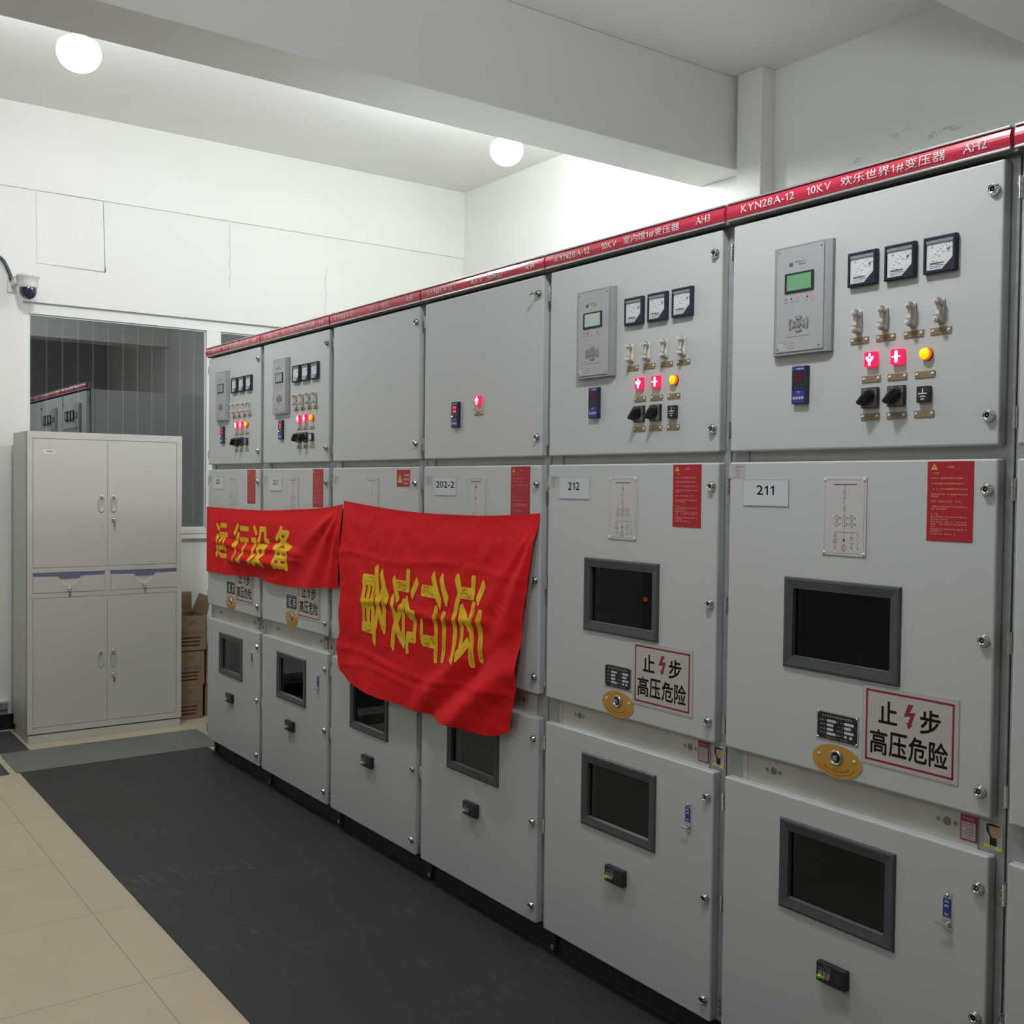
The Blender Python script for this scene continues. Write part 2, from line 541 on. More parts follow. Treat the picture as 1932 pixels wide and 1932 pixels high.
    def line(self, p, q, w, y, mname):
        d = Vector((q[0] - p[0], q[1] - p[1]))
        if d.length < 1e-9:
            return self
        n = Vector((-d.y, d.x)).normalized() * w / 2
        return self.poly([(p[0] - n.x, p[1] - n.y), (q[0] - n.x, q[1] - n.y), (q[0] + n.x, q[1] + n.y), (p[0] + n.x, p[1] + n.y)], y, mname)
    def pline(self, pts, w, y, mname):
        for a, b in zip(pts, pts[1:]):
            self.line(a, b, w, y, mname)
        return self
    def ring(self, cx, cz, r, w, y, mname, n=20, rz=None):
        rz = rz or r
        vs = []
        for i in range(n):
            t = 2 * PI * i / n
            vs += [(cx + (r - w / 2) * math.cos(t), y, cz + (rz - w / 2) * math.sin(t)),
                   (cx + (r + w / 2) * math.cos(t), y, cz + (rz + w / 2) * math.sin(t))]
        return self.add(vs, [(2 * i, 2 * i + 1, (2 * i + 3) % (2 * n), (2 * i + 2) % (2 * n)) for i in range(n)], mname)
    def disc(self, cx, cz, r, y, mname, n=20, rz=None):
        rz = rz or r
        return self.poly([(cx + r * math.cos(2 * PI * i / n), cz + rz * math.sin(2 * PI * i / n)) for i in range(n)], y, mname)
    def text(self, body, x0, z0, x1, z1, y, mname, bold=0.0):
        vs, fs, _ = text_shape(body, bold)
        return self.add([(x0 + (x1 - x0) * u, y, z0 + (z1 - z0) * v) for u, v in vs], fs, mname)
    def dashes(self, x0, x1, z, h, y, mname, seed=0, fill=0.75, pitch=None):
        """a line of print too small to read"""
        rr = random.Random(seed)
        pitch = pitch or h * 1.15
        x = x0
        while x < x1 - pitch * 0.5:
            if rr.random() < 0.93:
                hh = h * rr.uniform(0.55, 1.0)
                self.rect(x, x + pitch * rr.uniform(0.5, fill), z - hh / 2, z + hh / 2, y, mname)
            x += pitch
        return self
    def mesh(self, name):
        me = bpy.data.meshes.new(name)
        me.from_pydata(self.v, [], self.f)
        for mt in self.mats:
            me.materials.append(mt)
        me.polygons.foreach_set('material_index', self.m)
        me.polygons.foreach_set('use_smooth', self.s)
        bm = bmesh.new()
        bm.from_mesh(me)
        bm.to_mesh(me)
        bm.free()
        me.update()
        return me
    def normals(self, name):
        me = self.mesh(name)
        bm = bmesh.new()
        bm.from_mesh(me)
        bmesh.ops.recalc_face_normals(bm, faces=bm.faces)
        bm.to_mesh(me)
        bm.free()
        return me

def link(name, me, parent=None, loc=(0, 0, 0), label=None):
    o = bpy.data.objects.new(name, me)
    COL.objects.link(o)
    o.location = loc
    if parent is not None:
        o.parent = parent
    if label:
        o['label'] = label
    return o

def tag(o, label, cat, group=None):
    o['label'] = label
    o['category'] = cat
    if group:
        o['group'] = group
    return o

def thing(name, label, cat, loc=(0, 0, 0), group=None):
    o = bpy.data.objects.new(name, None)
    o.empty_display_size = 0.05
    COL.objects.link(o)
    o.location = loc
    return tag(o, label, cat, group)

def struct(name, me, loc=(0, 0, 0)):
    o = link(name, me, None, loc)
    o['kind'] = 'structure'
    return o

def sbox(name, x0, x1, y0, y1, z0, z1, mname, bevel=0.0):
    return struct(name, MB().box(x0, x1, y0, y1, z0, z1, mname, bevel).mesh(name))

# ------------------------------------------------------------------ the room
XW, YB, ZC, ZB = -6.08, 2.58, 3.95, 3.42        # far wall, back wall, ceiling, underside of the beams
XR, YL = 4.2, -4.6
WY0, WY1, WZ0, WZ1 = -0.735, 1.75, 1.215, 2.715  # opening of the window in the far wall

sbox('floor', -6.3, XR + 0.2, YL - 0.2, YB + 0.2, -0.1, 0.0, 'floor')
sbox('ceiling', -6.3, XR + 0.2, YL - 0.2, YB + 0.2, ZC, ZC + 0.12, 'ceiling')
sbox('wall_back', -6.3, XR + 0.2, YB, YB + 0.2, 0, ZC, 'wall_back')
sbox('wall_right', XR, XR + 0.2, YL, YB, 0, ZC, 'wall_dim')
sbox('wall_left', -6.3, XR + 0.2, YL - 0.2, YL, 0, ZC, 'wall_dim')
w = MB()
w.box(XW - 0.2, XW, YL, WY0, 0, ZC, 'wall')
w.box(XW - 0.2, XW, WY1, YB, 0, ZC, 'wall')
w.box(XW - 0.2, XW, WY0, WY1, 0, WZ0, 'wall')
w.box(XW - 0.2, XW, WY0, WY1, WZ1, ZC, 'wall')
struct('wall_far', w.mesh('wall_far'))
sbox('beam_far_wall', XW, XW + 0.016, YL, YB, ZB, ZC, 'wall')
sbox('beam_middle', -3.44, -3.07, YL, YB, ZB, ZC, 'ceiling', 0.006)
sbox('beam_near', -1.147, -0.78, YL, YB, ZB, ZC, 'ceiling', 0.006)
sbox('beam_right', 1.15, 1.52, YL, YB, ZB, ZC, 'ceiling', 0.006)
sbox('column_back', -3.04, -2.86, YB - 0.11, YB, 0, ZC, 'wall', 0.004)
# plaster cracks under the wall beam
cr = MB()
for y, z0, z1 in ((0.62, 2.95, 3.40), (1.36, 2.8, 3.2)):
    pts = [(y + random.uniform(-0.01, 0.01), z0 + (z1 - z0) * k / 8) for k in range(9)]
    for (a, b), (c, d) in zip(pts, pts[1:]):
        cr.add([(XW + 0.001, a - 0.0015, b), (XW + 0.001, a + 0.0015, b), (XW + 0.001, c + 0.0015, d), (XW + 0.001, c - 0.0015, d)],
               [(0, 1, 2, 3)], 'crack')
struct('wall_crack', cr.mesh('wall_crack'))
# baseboard and trunking of the far wall
sbox('baseboard_far', XW, XW + 0.015, YL, YB, 0, 0.098, 'base_black')
tk = MB()
tk.box(XW, XW + 0.035, YL, -0.83, 0.10, 0.135, 'trunk', 0.003)
tk.box(XW, XW + 0.05, YL, -0.87, 0.135, 0.178, 'recess', 0.003)
tk.box(XW, XW + 0.05, -0.87, -0.83, 0.135, 0.178, 'trunk', 0.003)
tk.box(XW, XW + 0.035, YL, -0.83, 0.178, 0.192, 'trim', 0.003)
struct('trim_far', tk.mesh('trim_far'))
# the dark room behind the window
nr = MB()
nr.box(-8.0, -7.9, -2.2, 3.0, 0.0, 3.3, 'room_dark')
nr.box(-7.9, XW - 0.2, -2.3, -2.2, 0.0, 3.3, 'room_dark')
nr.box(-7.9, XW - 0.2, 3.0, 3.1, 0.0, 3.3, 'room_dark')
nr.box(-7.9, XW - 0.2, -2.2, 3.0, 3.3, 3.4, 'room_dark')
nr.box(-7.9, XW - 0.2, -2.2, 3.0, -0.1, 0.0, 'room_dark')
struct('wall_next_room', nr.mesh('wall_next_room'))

# window: recessed white frame, mullion, reflective panes, security bars behind
win = bpy.data.objects.new('window_1', None)
COL.objects.link(win)
win.location = (XW, 0, WZ0)
win['kind'] = 'structure'
def wpart(name, mb):
    return link(name, mb.mesh(name), win, (-XW, 0, -WZ0))
fx0, fx1 = XW - 0.075, XW - 0.03
fr = MB()
fr.box(fx0, fx1, WY0, WY0 + 0.042, WZ0, WZ1, 'trim', 0.003)
fr.box(fx0, fx1, WY1 - 0.042, WY1, WZ0, WZ1, 'trim', 0.003)
fr.box(fx0, fx1, WY0 + 0.042, WY1 - 0.042, WZ1 - 0.072, WZ1, 'trim', 0.003)
fr.box(fx0, fx1, WY0 + 0.042, WY1 - 0.042, WZ0, WZ0 + 0.042, 'trim', 0.003)
fr.box(fx0, fx1 + 0.004, 0.462, 0.565, WZ0 + 0.042, WZ1 - 0.072, 'trim', 0.003)
for a, b in ((WY0 + 0.042, 0.462), (0.565, WY1 - 0.042)):   # slim beads round each pane
    z0, z1 = WZ0 + 0.042, WZ1 - 0.072
    for q in ((a, a + 0.009, z0, z1), (b - 0.009, b, z0, z1), (a, b, z0, z0 + 0.009), (a, b, z1 - 0.009, z1)):
        fr.box(fx0 + 0.012, fx0 + 0.03, q[0], q[1], q[2], q[3], 'trim', 0.002)
wpart('window_frame', fr)
wpart('window_sill', MB().box(XW - 0.08, XW + 0.028, WY0 - 0.02, WY1 + 0.02, WZ0 - 0.03, WZ0, 'trim', 0.004))
for a, b in ((WY0 + 0.045, 0.459), (0.568, WY1 - 0.045)):
    wpart('glass_pane', MB().box(fx0 + 0.018, fx0 + 0.022, a, b, WZ0 + 0.045, WZ1 - 0.075, 'win_glass'))
for k in range(24):
    y = -0.66 + 0.0975 * k
    wpart('security_bar', MB().cyl((XW - 0.15, y, WZ0), (XW - 0.15, y, WZ1), 0.005, 'bar', n=8))

# ------------------------------------------------------------------ ceiling lamps
def lamp(x, y, z, strength, label):
    mname = 'globe_%d' % int(strength)
    if mname not in M:
        M[mname] = mat('lit_lamp_globe', (1, 1, 1), 0.4, emit=(0.94, 0.97, 1.0), strength=strength)
    t = thing('pendant_lamp', label, 'lamp', (x, y, z), 'lamps hanging between the beams')
    top = ZC - z
    b = MB().cyl((0, 0, 0.10), (0, 0, top - 0.02), 0.006, 'white', n=10)
    b.cyl((0, 0, top - 0.03), (0, 0, top), 0.045, 'white', n=24)
    link('lamp_rod', b.mesh('lamp_rod'), t)
    link('lamp_holder', MB().cyl((0, 0, 0.07), (0, 0, 0.115), 0.03, 'white', 0.024).mesh('lamp_holder'), t)
    g = MB()
    prof = [(0.001, 0.075), (0.03, 0.073)] + [(0.095 * math.sin(a), 0.085 * math.cos(a)) for a in [PI * k / 12 for k in range(4, 13)]]
    g.lathe((0, 0, 0), prof, mname, axis='z', n=24)
    link('lamp_globe', g.normals('lamp_globe'), t)
    return t
for spec in LAMPS:
    lamp(*spec)

# ------------------------------------------------------------------ rubber mats on the floor
def floor_mat(label, mname, x0, x1, y0, y1, h=0.005):
    me = MB().box(x0, x1, y0, y1, 0.0005, h, mname, 0.0015).mesh('rubber_mat')
    return tag(link('rubber_mat', me), label, 'mat')
floor_mat('long worn black rubber mat running along the foot of the cabinet row', 'mat_black', -4.94, 3.4, -0.972, 0.06)
floor_mat('grey rubber mat lying across the floor in front of the filing cabinet', 'mat_grey', -5.425, -4.945, -0.987, 0.16, 0.005)
floor_mat('charcoal rubber mat on the floor left of the filing cabinet', 'mat_dark', -6.0, -5.435, -1.75, -0.825)
floor_mat('small corner of a dark mat beside the grey mat at the left edge', 'mat_dark', -5.2, -4.945, -1.9, -1.022)

# ------------------------------------------------------------------ parts of the switchgear, each built once
DL, DR = 0.020, 0.779          # door edges in the cabinet's own x
UP, MID, LOW = (1.682, 2.2875), (0.8798, 1.6533), (0.100, 0.7986)
MESH = {}

def door_mesh(name, z0, z1, hole=None):
    bm = bmesh.new()
    x0, x1 = DL, DR
    th = 0.026
    def V(x, y, z):
        return bm.verts.new((x, y, z))
    fo = [V(x0, 0, z0), V(x1, 0, z0), V(x1, 0, z1), V(x0, 0, z1)]
    bo = [V(x0, th, z0), V(x1, th, z0), V(x1, th, z1), V(x0, th, z1)]
    for i in range(4):
        j = (i + 1) % 4
        bm.faces.new((fo[j], fo[i], bo[i], bo[j]))
    if hole:
        hx0, hx1, hz0, hz1 = hole
        fi = [V(hx0, 0, hz0), V(hx1, 0, hz0), V(hx1, 0, hz1), V(hx0, 0, hz1)]
        bi = [V(hx0, th, hz0), V(hx1, th, hz0), V(hx1, th, hz1), V(hx0, th, hz1)]
        for i in range(4):
            j = (i + 1) % 4
            bm.faces.new((fo[i], fo[j], fi[j], fi[i]))
            bm.faces.new((bo[j], bo[i], bi[i], bi[j]))
            bm.faces.new((fi[i], fi[j], bi[j], bi[i]))
    else:
        bm.faces.new(fo)
        bm.faces.new(bo[::-1])
    bm.edges.ensure_lookup_table()
    ed = [e for e in bm.edges if all(v in fo for v in e.verts)]
    ed += [e for e in bm.edges if (e.verts[0] in fo and e.verts[1] in bo) or (e.verts[1] in fo and e.verts[0] in bo)]
    bmesh.ops.bevel(bm, geom=ed, offset=0.005, segments=3, profile=0.5, affect='EDGES')
    bmesh.ops.recalc_face_normals(bm, faces=bm.faces)
    return MB().addbm(bm, 'door').mesh(name)

HX = (0.2435, 0.527)
MH = (HX[0], HX[1], 1.157, 1.332)
LH = (HX[0], HX[1], 0.537, 0.711)
MESH['upper_door'] = door_mesh('upper_door', *UP)
MESH['middle_door'] = door_mesh('middle_door', *MID)
MESH['middle_door_glazed'] = door_mesh('middle_door', MID[0], MID[1], MH)
MESH['lower_door'] = door_mesh('lower_door', LOW[0], LOW[1], LH)

def lock_mesh():
    b = MB()
    b.lathe((0, 0, 0), [(0.0138, 0), (0.0142, 0.003), (0.0132, 0.006), (0.0105, 0.0105), (0.0098, 0.0125), (0.0085, 0.0128), (0.0076, 0.010), (0.0056, 0.010)], 'chrome')
    b.lathe((0, 0, 0), [(0.0056, 0.010), (0.0056, 0.004), (0.0, 0.004)], 'black')
    b.box(-0.0018, 0.0018, -0.0095, -0.004, -0.0018, 0.0018, 'chrome')
    b.box(0.0085, 0.0135, -0.010, -0.003, -0.002, 0.002, 'chrome', 0.0006)
    return b.mesh('lock')
MESH['lock'] = lock_mesh()
def hinge_mesh():
    b = MB()
    for k in range(3):
        z = -0.024 + 0.016 * k
        b.cyl((0, 0, z + 0.0006), (0, 0, z + 0.0154), 0.0052, 'chrome', n=14)
    for z in (-0.008, 0.008):
        b.cyl((0, 0, z - 0.0012), (0, 0, z + 0.0012), 0.0064, 'steel', n=14)
    b.box(0.002, 0.011, 0.002, 0.006, -0.022, 0.022, 'steel')
    b.box(-0.008, 0.0, 0.006, 0.014, -0.022, 0.022, 'steel')
    return b.mesh('hinge')
MESH['hinge'] = hinge_mesh()

def carcass_mesh():
    b = MB()
    b.box(0.002, 0.798, 0.062, 1.5, 0.10, 2.298, 'door')
    for a, c in ((0.002, 0.062), (0.738, 0.798)):
        b.box(a, c, 0.028, 0.064, 0.10, 2.298, 'galv', 0.002)
    b.box(0.062, 0.738, 0.040, 0.064, 2.262, 2.298, 'recess')
    b.box(0.062, 0.738, 0.033, 0.0635, 1.63, 1.70, 'cross')
    return b.mesh('carcass')
MESH['carcass'] = carcass_mesh()
MESH['plinth'] = MB().box(0.0, 0.8, 0.066, 1.48, 0.0, 0.10, 'plinth', 0.002).mesh('plinth')
def bracket_mesh():
    return MB().box(0.002, 0.026, 0.05, 0.066, 0.008, 0.09, 'plinth', 0.002).box(0.006, 0.022, 0.044, 0.05, 0.012, 0.03, 'steel', 0.002).mesh('foot_clip')
MESH['foot_clip'] = bracket_mesh()

def crossbar_mesh():
    b = MB()
    b.box(0.062, 0.738, 0.026, 0.05, 0.79, 0.89, 'cross')
    b.box(0.0795, 0.0805, 0.0255, 0.03, 0.79, 0.89, 'grey_line')  # thin grey line near the left end of the panel
    for x in (0.168, 0.664):
        b.disc(x, 0.842, 0.0095, 0.0252, 'recess')
        b.ring(x, 0.842, 0.0095, 0.0016, 0.0250, 'grey')
        for s in (-1, 1):
            b.disc(x + s * 0.021, 0.842, 0.0042, 0.0252, 'grey')
            b.ring(x + s * 0.021, 0.842, 0.0048, 0.0014, 0.0250, 'grey_line')
    return b.mesh('crossbar_panel')
MESH['crossbar'] = crossbar_mesh()
def lock_notice_mesh():
    b = MB()
    b.box(0.697, 0.737, 0.0235, 0.0258, 0.811, 0.868, 'magenta', 0.0005)
    b.box(0.7005, 0.7335, 0.0232, 0.0236, 0.815, 0.853, 'paper')
    for k in range(6):
        b.dashes(0.703, 0.731, 0.849 - 0.006 * k, 0.003, 0.0229, 'magenta', k)
    b.dashes(0.704, 0.73, 0.861, 0.006, 0.0229, 'notice_text', 3)
    return b.mesh('lock_notice')
MESH['lock_notice'] = lock_notice_mesh()
def key_sticker_mesh():
    b = MB()
    b.box(0.752, 0.794, 0.0252, 0.0283, 0.808, 0.866, 'paper', 0.0004)
    y = 0.0248
    b.poly([(0.757, 0.862), (0.770, 0.864), (0.790, 0.862), (0.789, 0.859), (0.757, 0.858)], y, 'ink')
    b.poly([(0.757, 0.858), (0.763, 0.857), (0.764, 0.845), (0.770, 0.836), (0.770, 0.831), (0.765, 0.836), (0.758, 0.846)], y, 'ink')
    b.poly([(0.763, 0.857), (0.776, 0.859), (0.791, 0.855), (0.791, 0.839), (0.783, 0.833), (0.772, 0.835), (0.766, 0.845)], y - 0.0002, 'skin_print')
    b.rect(0.766, 0.781, 0.817, 0.834, y - 0.0004, 'ink')
    b.rect(0.752, 0.767, 0.811, 0.819, y - 0.0006, 'yellow')
    b.rect(0.779, 0.794, 0.808, 0.816, y - 0.0006, 'yellow')
    return b.mesh('key_position_sticker')
MESH['key_sticker'] = key_sticker_mesh()

def header_mesh(body_parts):
    b = MB()
    prof = [(0.02, 2.3035), (-0.006, 2.3035), (-0.0095, 2.308), (-0.0125, 2.318), (-0.0135, 2.3245), (-0.0125, 2.331), (-0.0095, 2.341), (-0.006, 2.3455), (0.02, 2.3455)]
    x0, x1 = 0.005, 0.795
    n = len(prof)
    vs = [(x0, y, z) for y, z in prof] + [(x1, y, z) for y, z in prof]
    b.add(vs, [(i, i + 1, n + i + 1, n + i) for i in range(n - 1)] + [tuple(range(n)), tuple(range(2 * n - 1, n - 1, -1))], 'red_strip', False)
    for i in range(2, n - 3):
        pass
    b.box(x0, x1, -0.012, 0.03, 2.2995, 2.3045, 'alu', 0.001)
    b.box(x0, x1, -0.012, 0.03, 2.3448, 2.3495, 'alu', 0.001)
    b.box(0.0, 0.8, 0.0, 0.05, 2.296, 2.348, 'recess')
    return b.normals('header_strip')
MESH['header'] = header_mesh(None)
def header_text(item):
    b = MB()
    for body, x0, x1, z0, z1 in [item]:
        vs, fs, _ = text_shape(body, 0.006)
        def yy(z):
            d = (z - 2.3245) / 0.0165
            return -0.0135 + 0.0040 * d * d - 0.0009
        b.add([(x0 + (x1 - x0) * u, yy(z0 + (z1 - z0) * v), z0 + (z1 - z0) * v) for u, v in vs], fs, 'strip_text')
    return b.mesh('header_lettering')

def relay_mesh():
    b = MB()
    prof = [(0.169, 0.0), (0.170, -0.008), (0.1765, -0.015), (0.183, -0.0155), (0.3345, -0.0155), (0.340, -0.0135), (0.3505, -0.009), (0.352, 0.0)]
    n = len(prof)
    z0, z1 = 1.923, 2.196
    vs = [(x, y, z0) for x, y in prof] + [(x, y, z1) for x, y in prof]
    b.add(vs, [(i, i + 1, n + i + 1, n + i) for i in range(n - 1)] + [tuple(range(n)), tuple(range(2 * n - 1, n - 1, -1))], 'relay')
    return b.normals('protection_relay')
MESH['relay'] = relay_mesh()
def relay_face_mesh():
    b = MB()
    x0, x1 = 0.1865, 0.3315
    b.box(x0, x1, -0.0175, -0.0150, 1.930, 2.190, 'relay_face', 0.0006)
    y = -0.0178
    for x, z in ((x0 + 0.006, 2.183), (x1 - 0.008, 2.182), (x0 + 0.006, 1.938), (x1 - 0.012, 1.939)):
        b.disc(x, z, 0.0028, y, 'dkgrey', 10)
    b.text('NR', 0.224, 2.143, 0.2375, 2.1535, y, 'logo_blue', 0.02)
    b.dashes(0.243, 0.275, 2.153, 0.0042, y, 'dkgrey', 1)
    b.dashes(0.243, 0.275, 2.1465, 0.005, y, 'dkgrey', 2)
    for x, c in ((0.216, 'dkgrey'), (0.2335, 'black'), (0.251, 'red_lamp'), (0.2825, 'black'), (0.2995, 'red_lamp')):
        b.disc(x, 2.0625, 0.0026, y, c, 10)
        b.dashes(x - 0.004, x + 0.005, 2.054, 0.003, y, 'dkgrey', int(x * 1e4))
    b.dashes(0.212, 0.292, 1.967, 0.003, y, 'dkgrey', 5)
    b.rect(0.193, 0.251, 1.9345, 1.9585, y, 'paper')
    for k in range(5):
        b.dashes(0.196 + 0.016 * (k > 0), 0.248, 1.955 - 0.0042 * k, 0.0026, y - 0.0002, 'dkgrey', 20 + k)
    return b.mesh('faceplate')
MESH['relay_face'] = relay_face_mesh()
def display_mesh(m):
    b = MB()
    b.box(0.2125, 0.3025, -0.0205, -0.0172, 2.077, 2.127, 'black', 0.0015)
    b.rect(0.2205, 0.2955, 2.0825, 2.1215, -0.0207, m)
    b.rect(0.2205, 0.2235, 2.0825, 2.1215, -0.0208, 'grey')
    return b.mesh('display')
for m_ in ('lcd_on', 'lcd_pale', 'lcd_off'):
    MESH['display_' + m_] = display_mesh(m_)
def keypad_mesh():
    b = MB()
    cx, cz = 0.257, 1.998
    b.cyl((cx, -0.0172, cz), (cx, -0.0195, cz), 0.0085, 'grey', n=18)
    b.text('OK', cx - 0.004, cz - 0.0022, cx + 0.004, cz + 0.0022, -0.0197, 'relay_face')
    def seg(a0, a1, r0, r1):
        pts = [(cx + r1 * math.cos(a0 + (a1 - a0) * i / 6), cz + r1 * math.sin(a0 + (a1 - a0) * i / 6)) for i in range(7)]
        pts += [(cx + r0 * math.cos(a1 + (a0 - a1) * i / 6), cz + r0 * math.sin(a1 + (a0 - a1) * i / 6)) for i in range(7)]
        b.prism(pts, -0.0195, -0.0172, 'grey')
    for k in range(4):
        a = PI / 2 * k
        seg(a - 0.56, a + 0.56, 0.0115, 0.0205)
        p = [(0.0195, 0), (0.0135, 0.0035), (0.0135, -0.0035)]
        b.poly([(cx + q[0] * math.cos(a) - q[1] * math.sin(a), cz + q[0] * math.sin(a) + q[1] * math.cos(a)) for q in p], -0.0197, 'relay_face')
    for a in (0.28, -0.28, PI + 0.28, PI - 0.28):
        seg(a - 0.22, a + 0.22, 0.0255, 0.0305)
    return b.normals('keypad')
MESH['keypad'] = keypad_mesh()

def meter_mesh():       # local: centre (0,0), 80 mm square
    b = MB()
    h = 0.0395
    b.rings([(-h, h, -h - 0.001, h + 0.001, 0.0), (-h, h, -h - 0.001, h + 0.001, -0.011), (-h + 0.002, h - 0.002, -h + 0.001, h - 0.001, -0.013),
             (-h + 0.0065, h - 0.0065, -h + 0.0055, h - 0.0055, -0.013)], 'navy')
    b.poly([(h - 0.0065, -h + 0.0055), (h - 0.0065, -0.0105), (0.0075, -h + 0.0055)], -0.0125, 'navy')
    b.rect(-h + 0.006, h - 0.006, -h + 0.005, h - 0.005, -0.009, 'navy')
    return b.normals('ammeter')
MESH['meter'] = meter_mesh()
def dial_mesh():
    b = MB()
    h = 0.033
    b.poly([(-h, -h), (0.0085, -h), (h, -0.0095), (h, h), (-h, h)], -0.0095, 'dial')
    b.rect(-h, h, h - 0.0075, h, -0.0120, 'grey')
    b.poly([(0.0085, -h), (h, -0.0095), (0.020, -0.008), (0.013, -0.014), (0.0095, -0.022)], -0.0098, 'ivory')
    y = -0.0100
    ox, oz = 0.031, -0.029
    for k in range(11):
        a = PI - (PI / 2) * k / 10
        r0, r1 = (0.046, 0.053) if k % 2 == 0 else (0.049, 0.053)
        b.line((ox + r0 * math.cos(a), oz + r0 * math.sin(a)), (ox + r1 * math.cos(a), oz + r1 * math.sin(a)), 0.0011, y, 'dkgrey')
    for txt, a in (('20', 162), ('40', 142), ('60', 124), ('80', 107), ('100', 92)):
        a = math.radians(a)
        px, pz = ox + 0.0405 * math.cos(a), oz + 0.0405 * math.sin(a)
        b.text(txt, px - 0.0026, pz - 0.0018, px + 0.0026, pz + 0.0018, y, 'dkgrey')
    b.text('A', -0.021, 0.0145, -0.0155, 0.0205, y, 'dkgrey')
    b.poly([(0.017, 0.006), (0.022, 0.012), (0.026, 0.013), (0.023, 0.006)], y, 'dkgrey')
    b.dashes(0.015, 0.026, 0.003, 0.0022, y, 'grey', 4)
    b.rect(-0.024, 0.010, -0.0205, -0.0175, y, 'dkgrey')
    b.dashes(-0.024, 0.008, -0.0245, 0.0022, y, 'grey', 6)
    b.dashes(-0.024, 0.006, -0.0285, 0.0022, y, 'grey', 7)
    b.line((ox, oz), (-0.020, -0.019), 0.0006, y - 0.0002, 'ink')
    return b.mesh('dial')
MESH['dial'] = dial_mesh()

def link_mesh():        # white ceramic test link with hexagon nuts and a bar
    b = MB()
    b.box(-0.008, 0.010, -0.006, 0.0, -0.027, 0.027, 'ivory', 0.003)
    for s in (-1, 1):
        z = s * 0.0195
        b.cyl((0.001, -0.003, z), (0.001, -0.013, z), 0.0072, 'ivory', n=14)
        b.cyl((0.001, -0.012, z), (0.001, -0.0155, z), 0.0095, 'steel', n=14)
        b.cyl((0.001, -0.0155, z), (0.001, -0.027, z), 0.0068, 'ivory', n=6)
        b.cyl((0.001, -0.027, z), (0.001, -0.029, z), 0.0035, 'ivory', n=8)
    b.box(-0.0035, 0.0055, -0.0175, -0.0145, -0.016, 0.016, 'ivory', 0.001)
    b.box(-0.0085, 0.0095, -0.0185, -0.0165, -0.0115, -0.0095, 'steel')
    return b.normals('test_link')
MESH['link'] = link_mesh()
def nameplate_mesh(seed, printed=True):
    b = MB()
    b.box(-0.0255, 0.0255, -0.0022, 0.0, -0.0078, 0.0078, 'brass', 0.0006)
    for s in (-1, 1):
        b.lathe((s * 0.0195, -0.002, 0.0008), [(0.0038, 0), (0.0034, 0.0012), (0.0018, 0.0022), (0.0, 0.0025)], 'white', n=12)
    if printed:
        b.dashes(-0.012, 0.013, 0, 0.005, -0.0024, 'gold_text', seed, pitch=0.005)
    return b.mesh('nameplate')
for k in range(3):
    MESH['nameplate%d' % k] = nameplate_mesh(30 + k, k < 2)

def indicator_mesh():
    b = MB()
    b.box(-0.0155, 0.0155, -0.012, 0.0, -0.0175, 0.0175, 'red_led', 0.0012)
    return b.mesh('indicator_light')
MESH['ind'] = indicator_mesh()
def ind_symbol(kind):
    b = MB()
    y = -0.0124
    if kind == 'fork':
        def stroke(pts, wd, m, yy):
            b.pline(pts, wd, yy, m)
            for q in pts:
                b.disc(q[0], q[1], wd / 2, yy, m, 12)
        for wd, m, yy in ((0.0105, 'led_ring', y), (0.0062, 'led_white', y - 0.0003)):
            stroke([(-0.0075, 0.0035), (0, -0.0055), (0.0075, 0.0035)], wd, m, yy)
            stroke([(0, -0.0055), (0, -0.0115)], wd, m, yy)
            stroke([(0, 0.008), (0, 0.0115)], wd * 0.9, m, yy)
    else:
        for wd, m, yy in ((0.0125, 'led_ring', y), (0.0078, 'led_white', y - 0.0003)):
            b.pline([(0, -0.010), (0, 0.010)], wd, yy, m)
            b.disc(0, -0.010, wd / 2, yy, m, 12)
            b.disc(0, 0.010, wd / 2, yy, m, 12)
            b.rect(-0.0115, 0.0115, -wd * 0.13, wd * 0.13, yy, m)
    return b.mesh('lit_symbol')
MESH['sym_fork'] = ind_symbol('fork')
MESH['sym_bar'] = ind_symbol('bar')
def amber_mesh():
    b = MB()
    b.lathe((0, 0, 0), [(0.0150, 0.0), (0.0150, 0.004), (0.0142, 0.005)], 'red_plastic')
    b.lathe((0, 0, 0), [(0.0142, 0.005), (0.0142, 0.011), (0.0125, 0.0125)], 'amber_side')
    b.lathe((0, 0, 0), [(0.0125, 0.0125), (0.0090, 0.0145), (0.0, 0.0155)], 'amber')
    return b.normals('amber_indicator')
MESH['amber'] = amber_mesh()

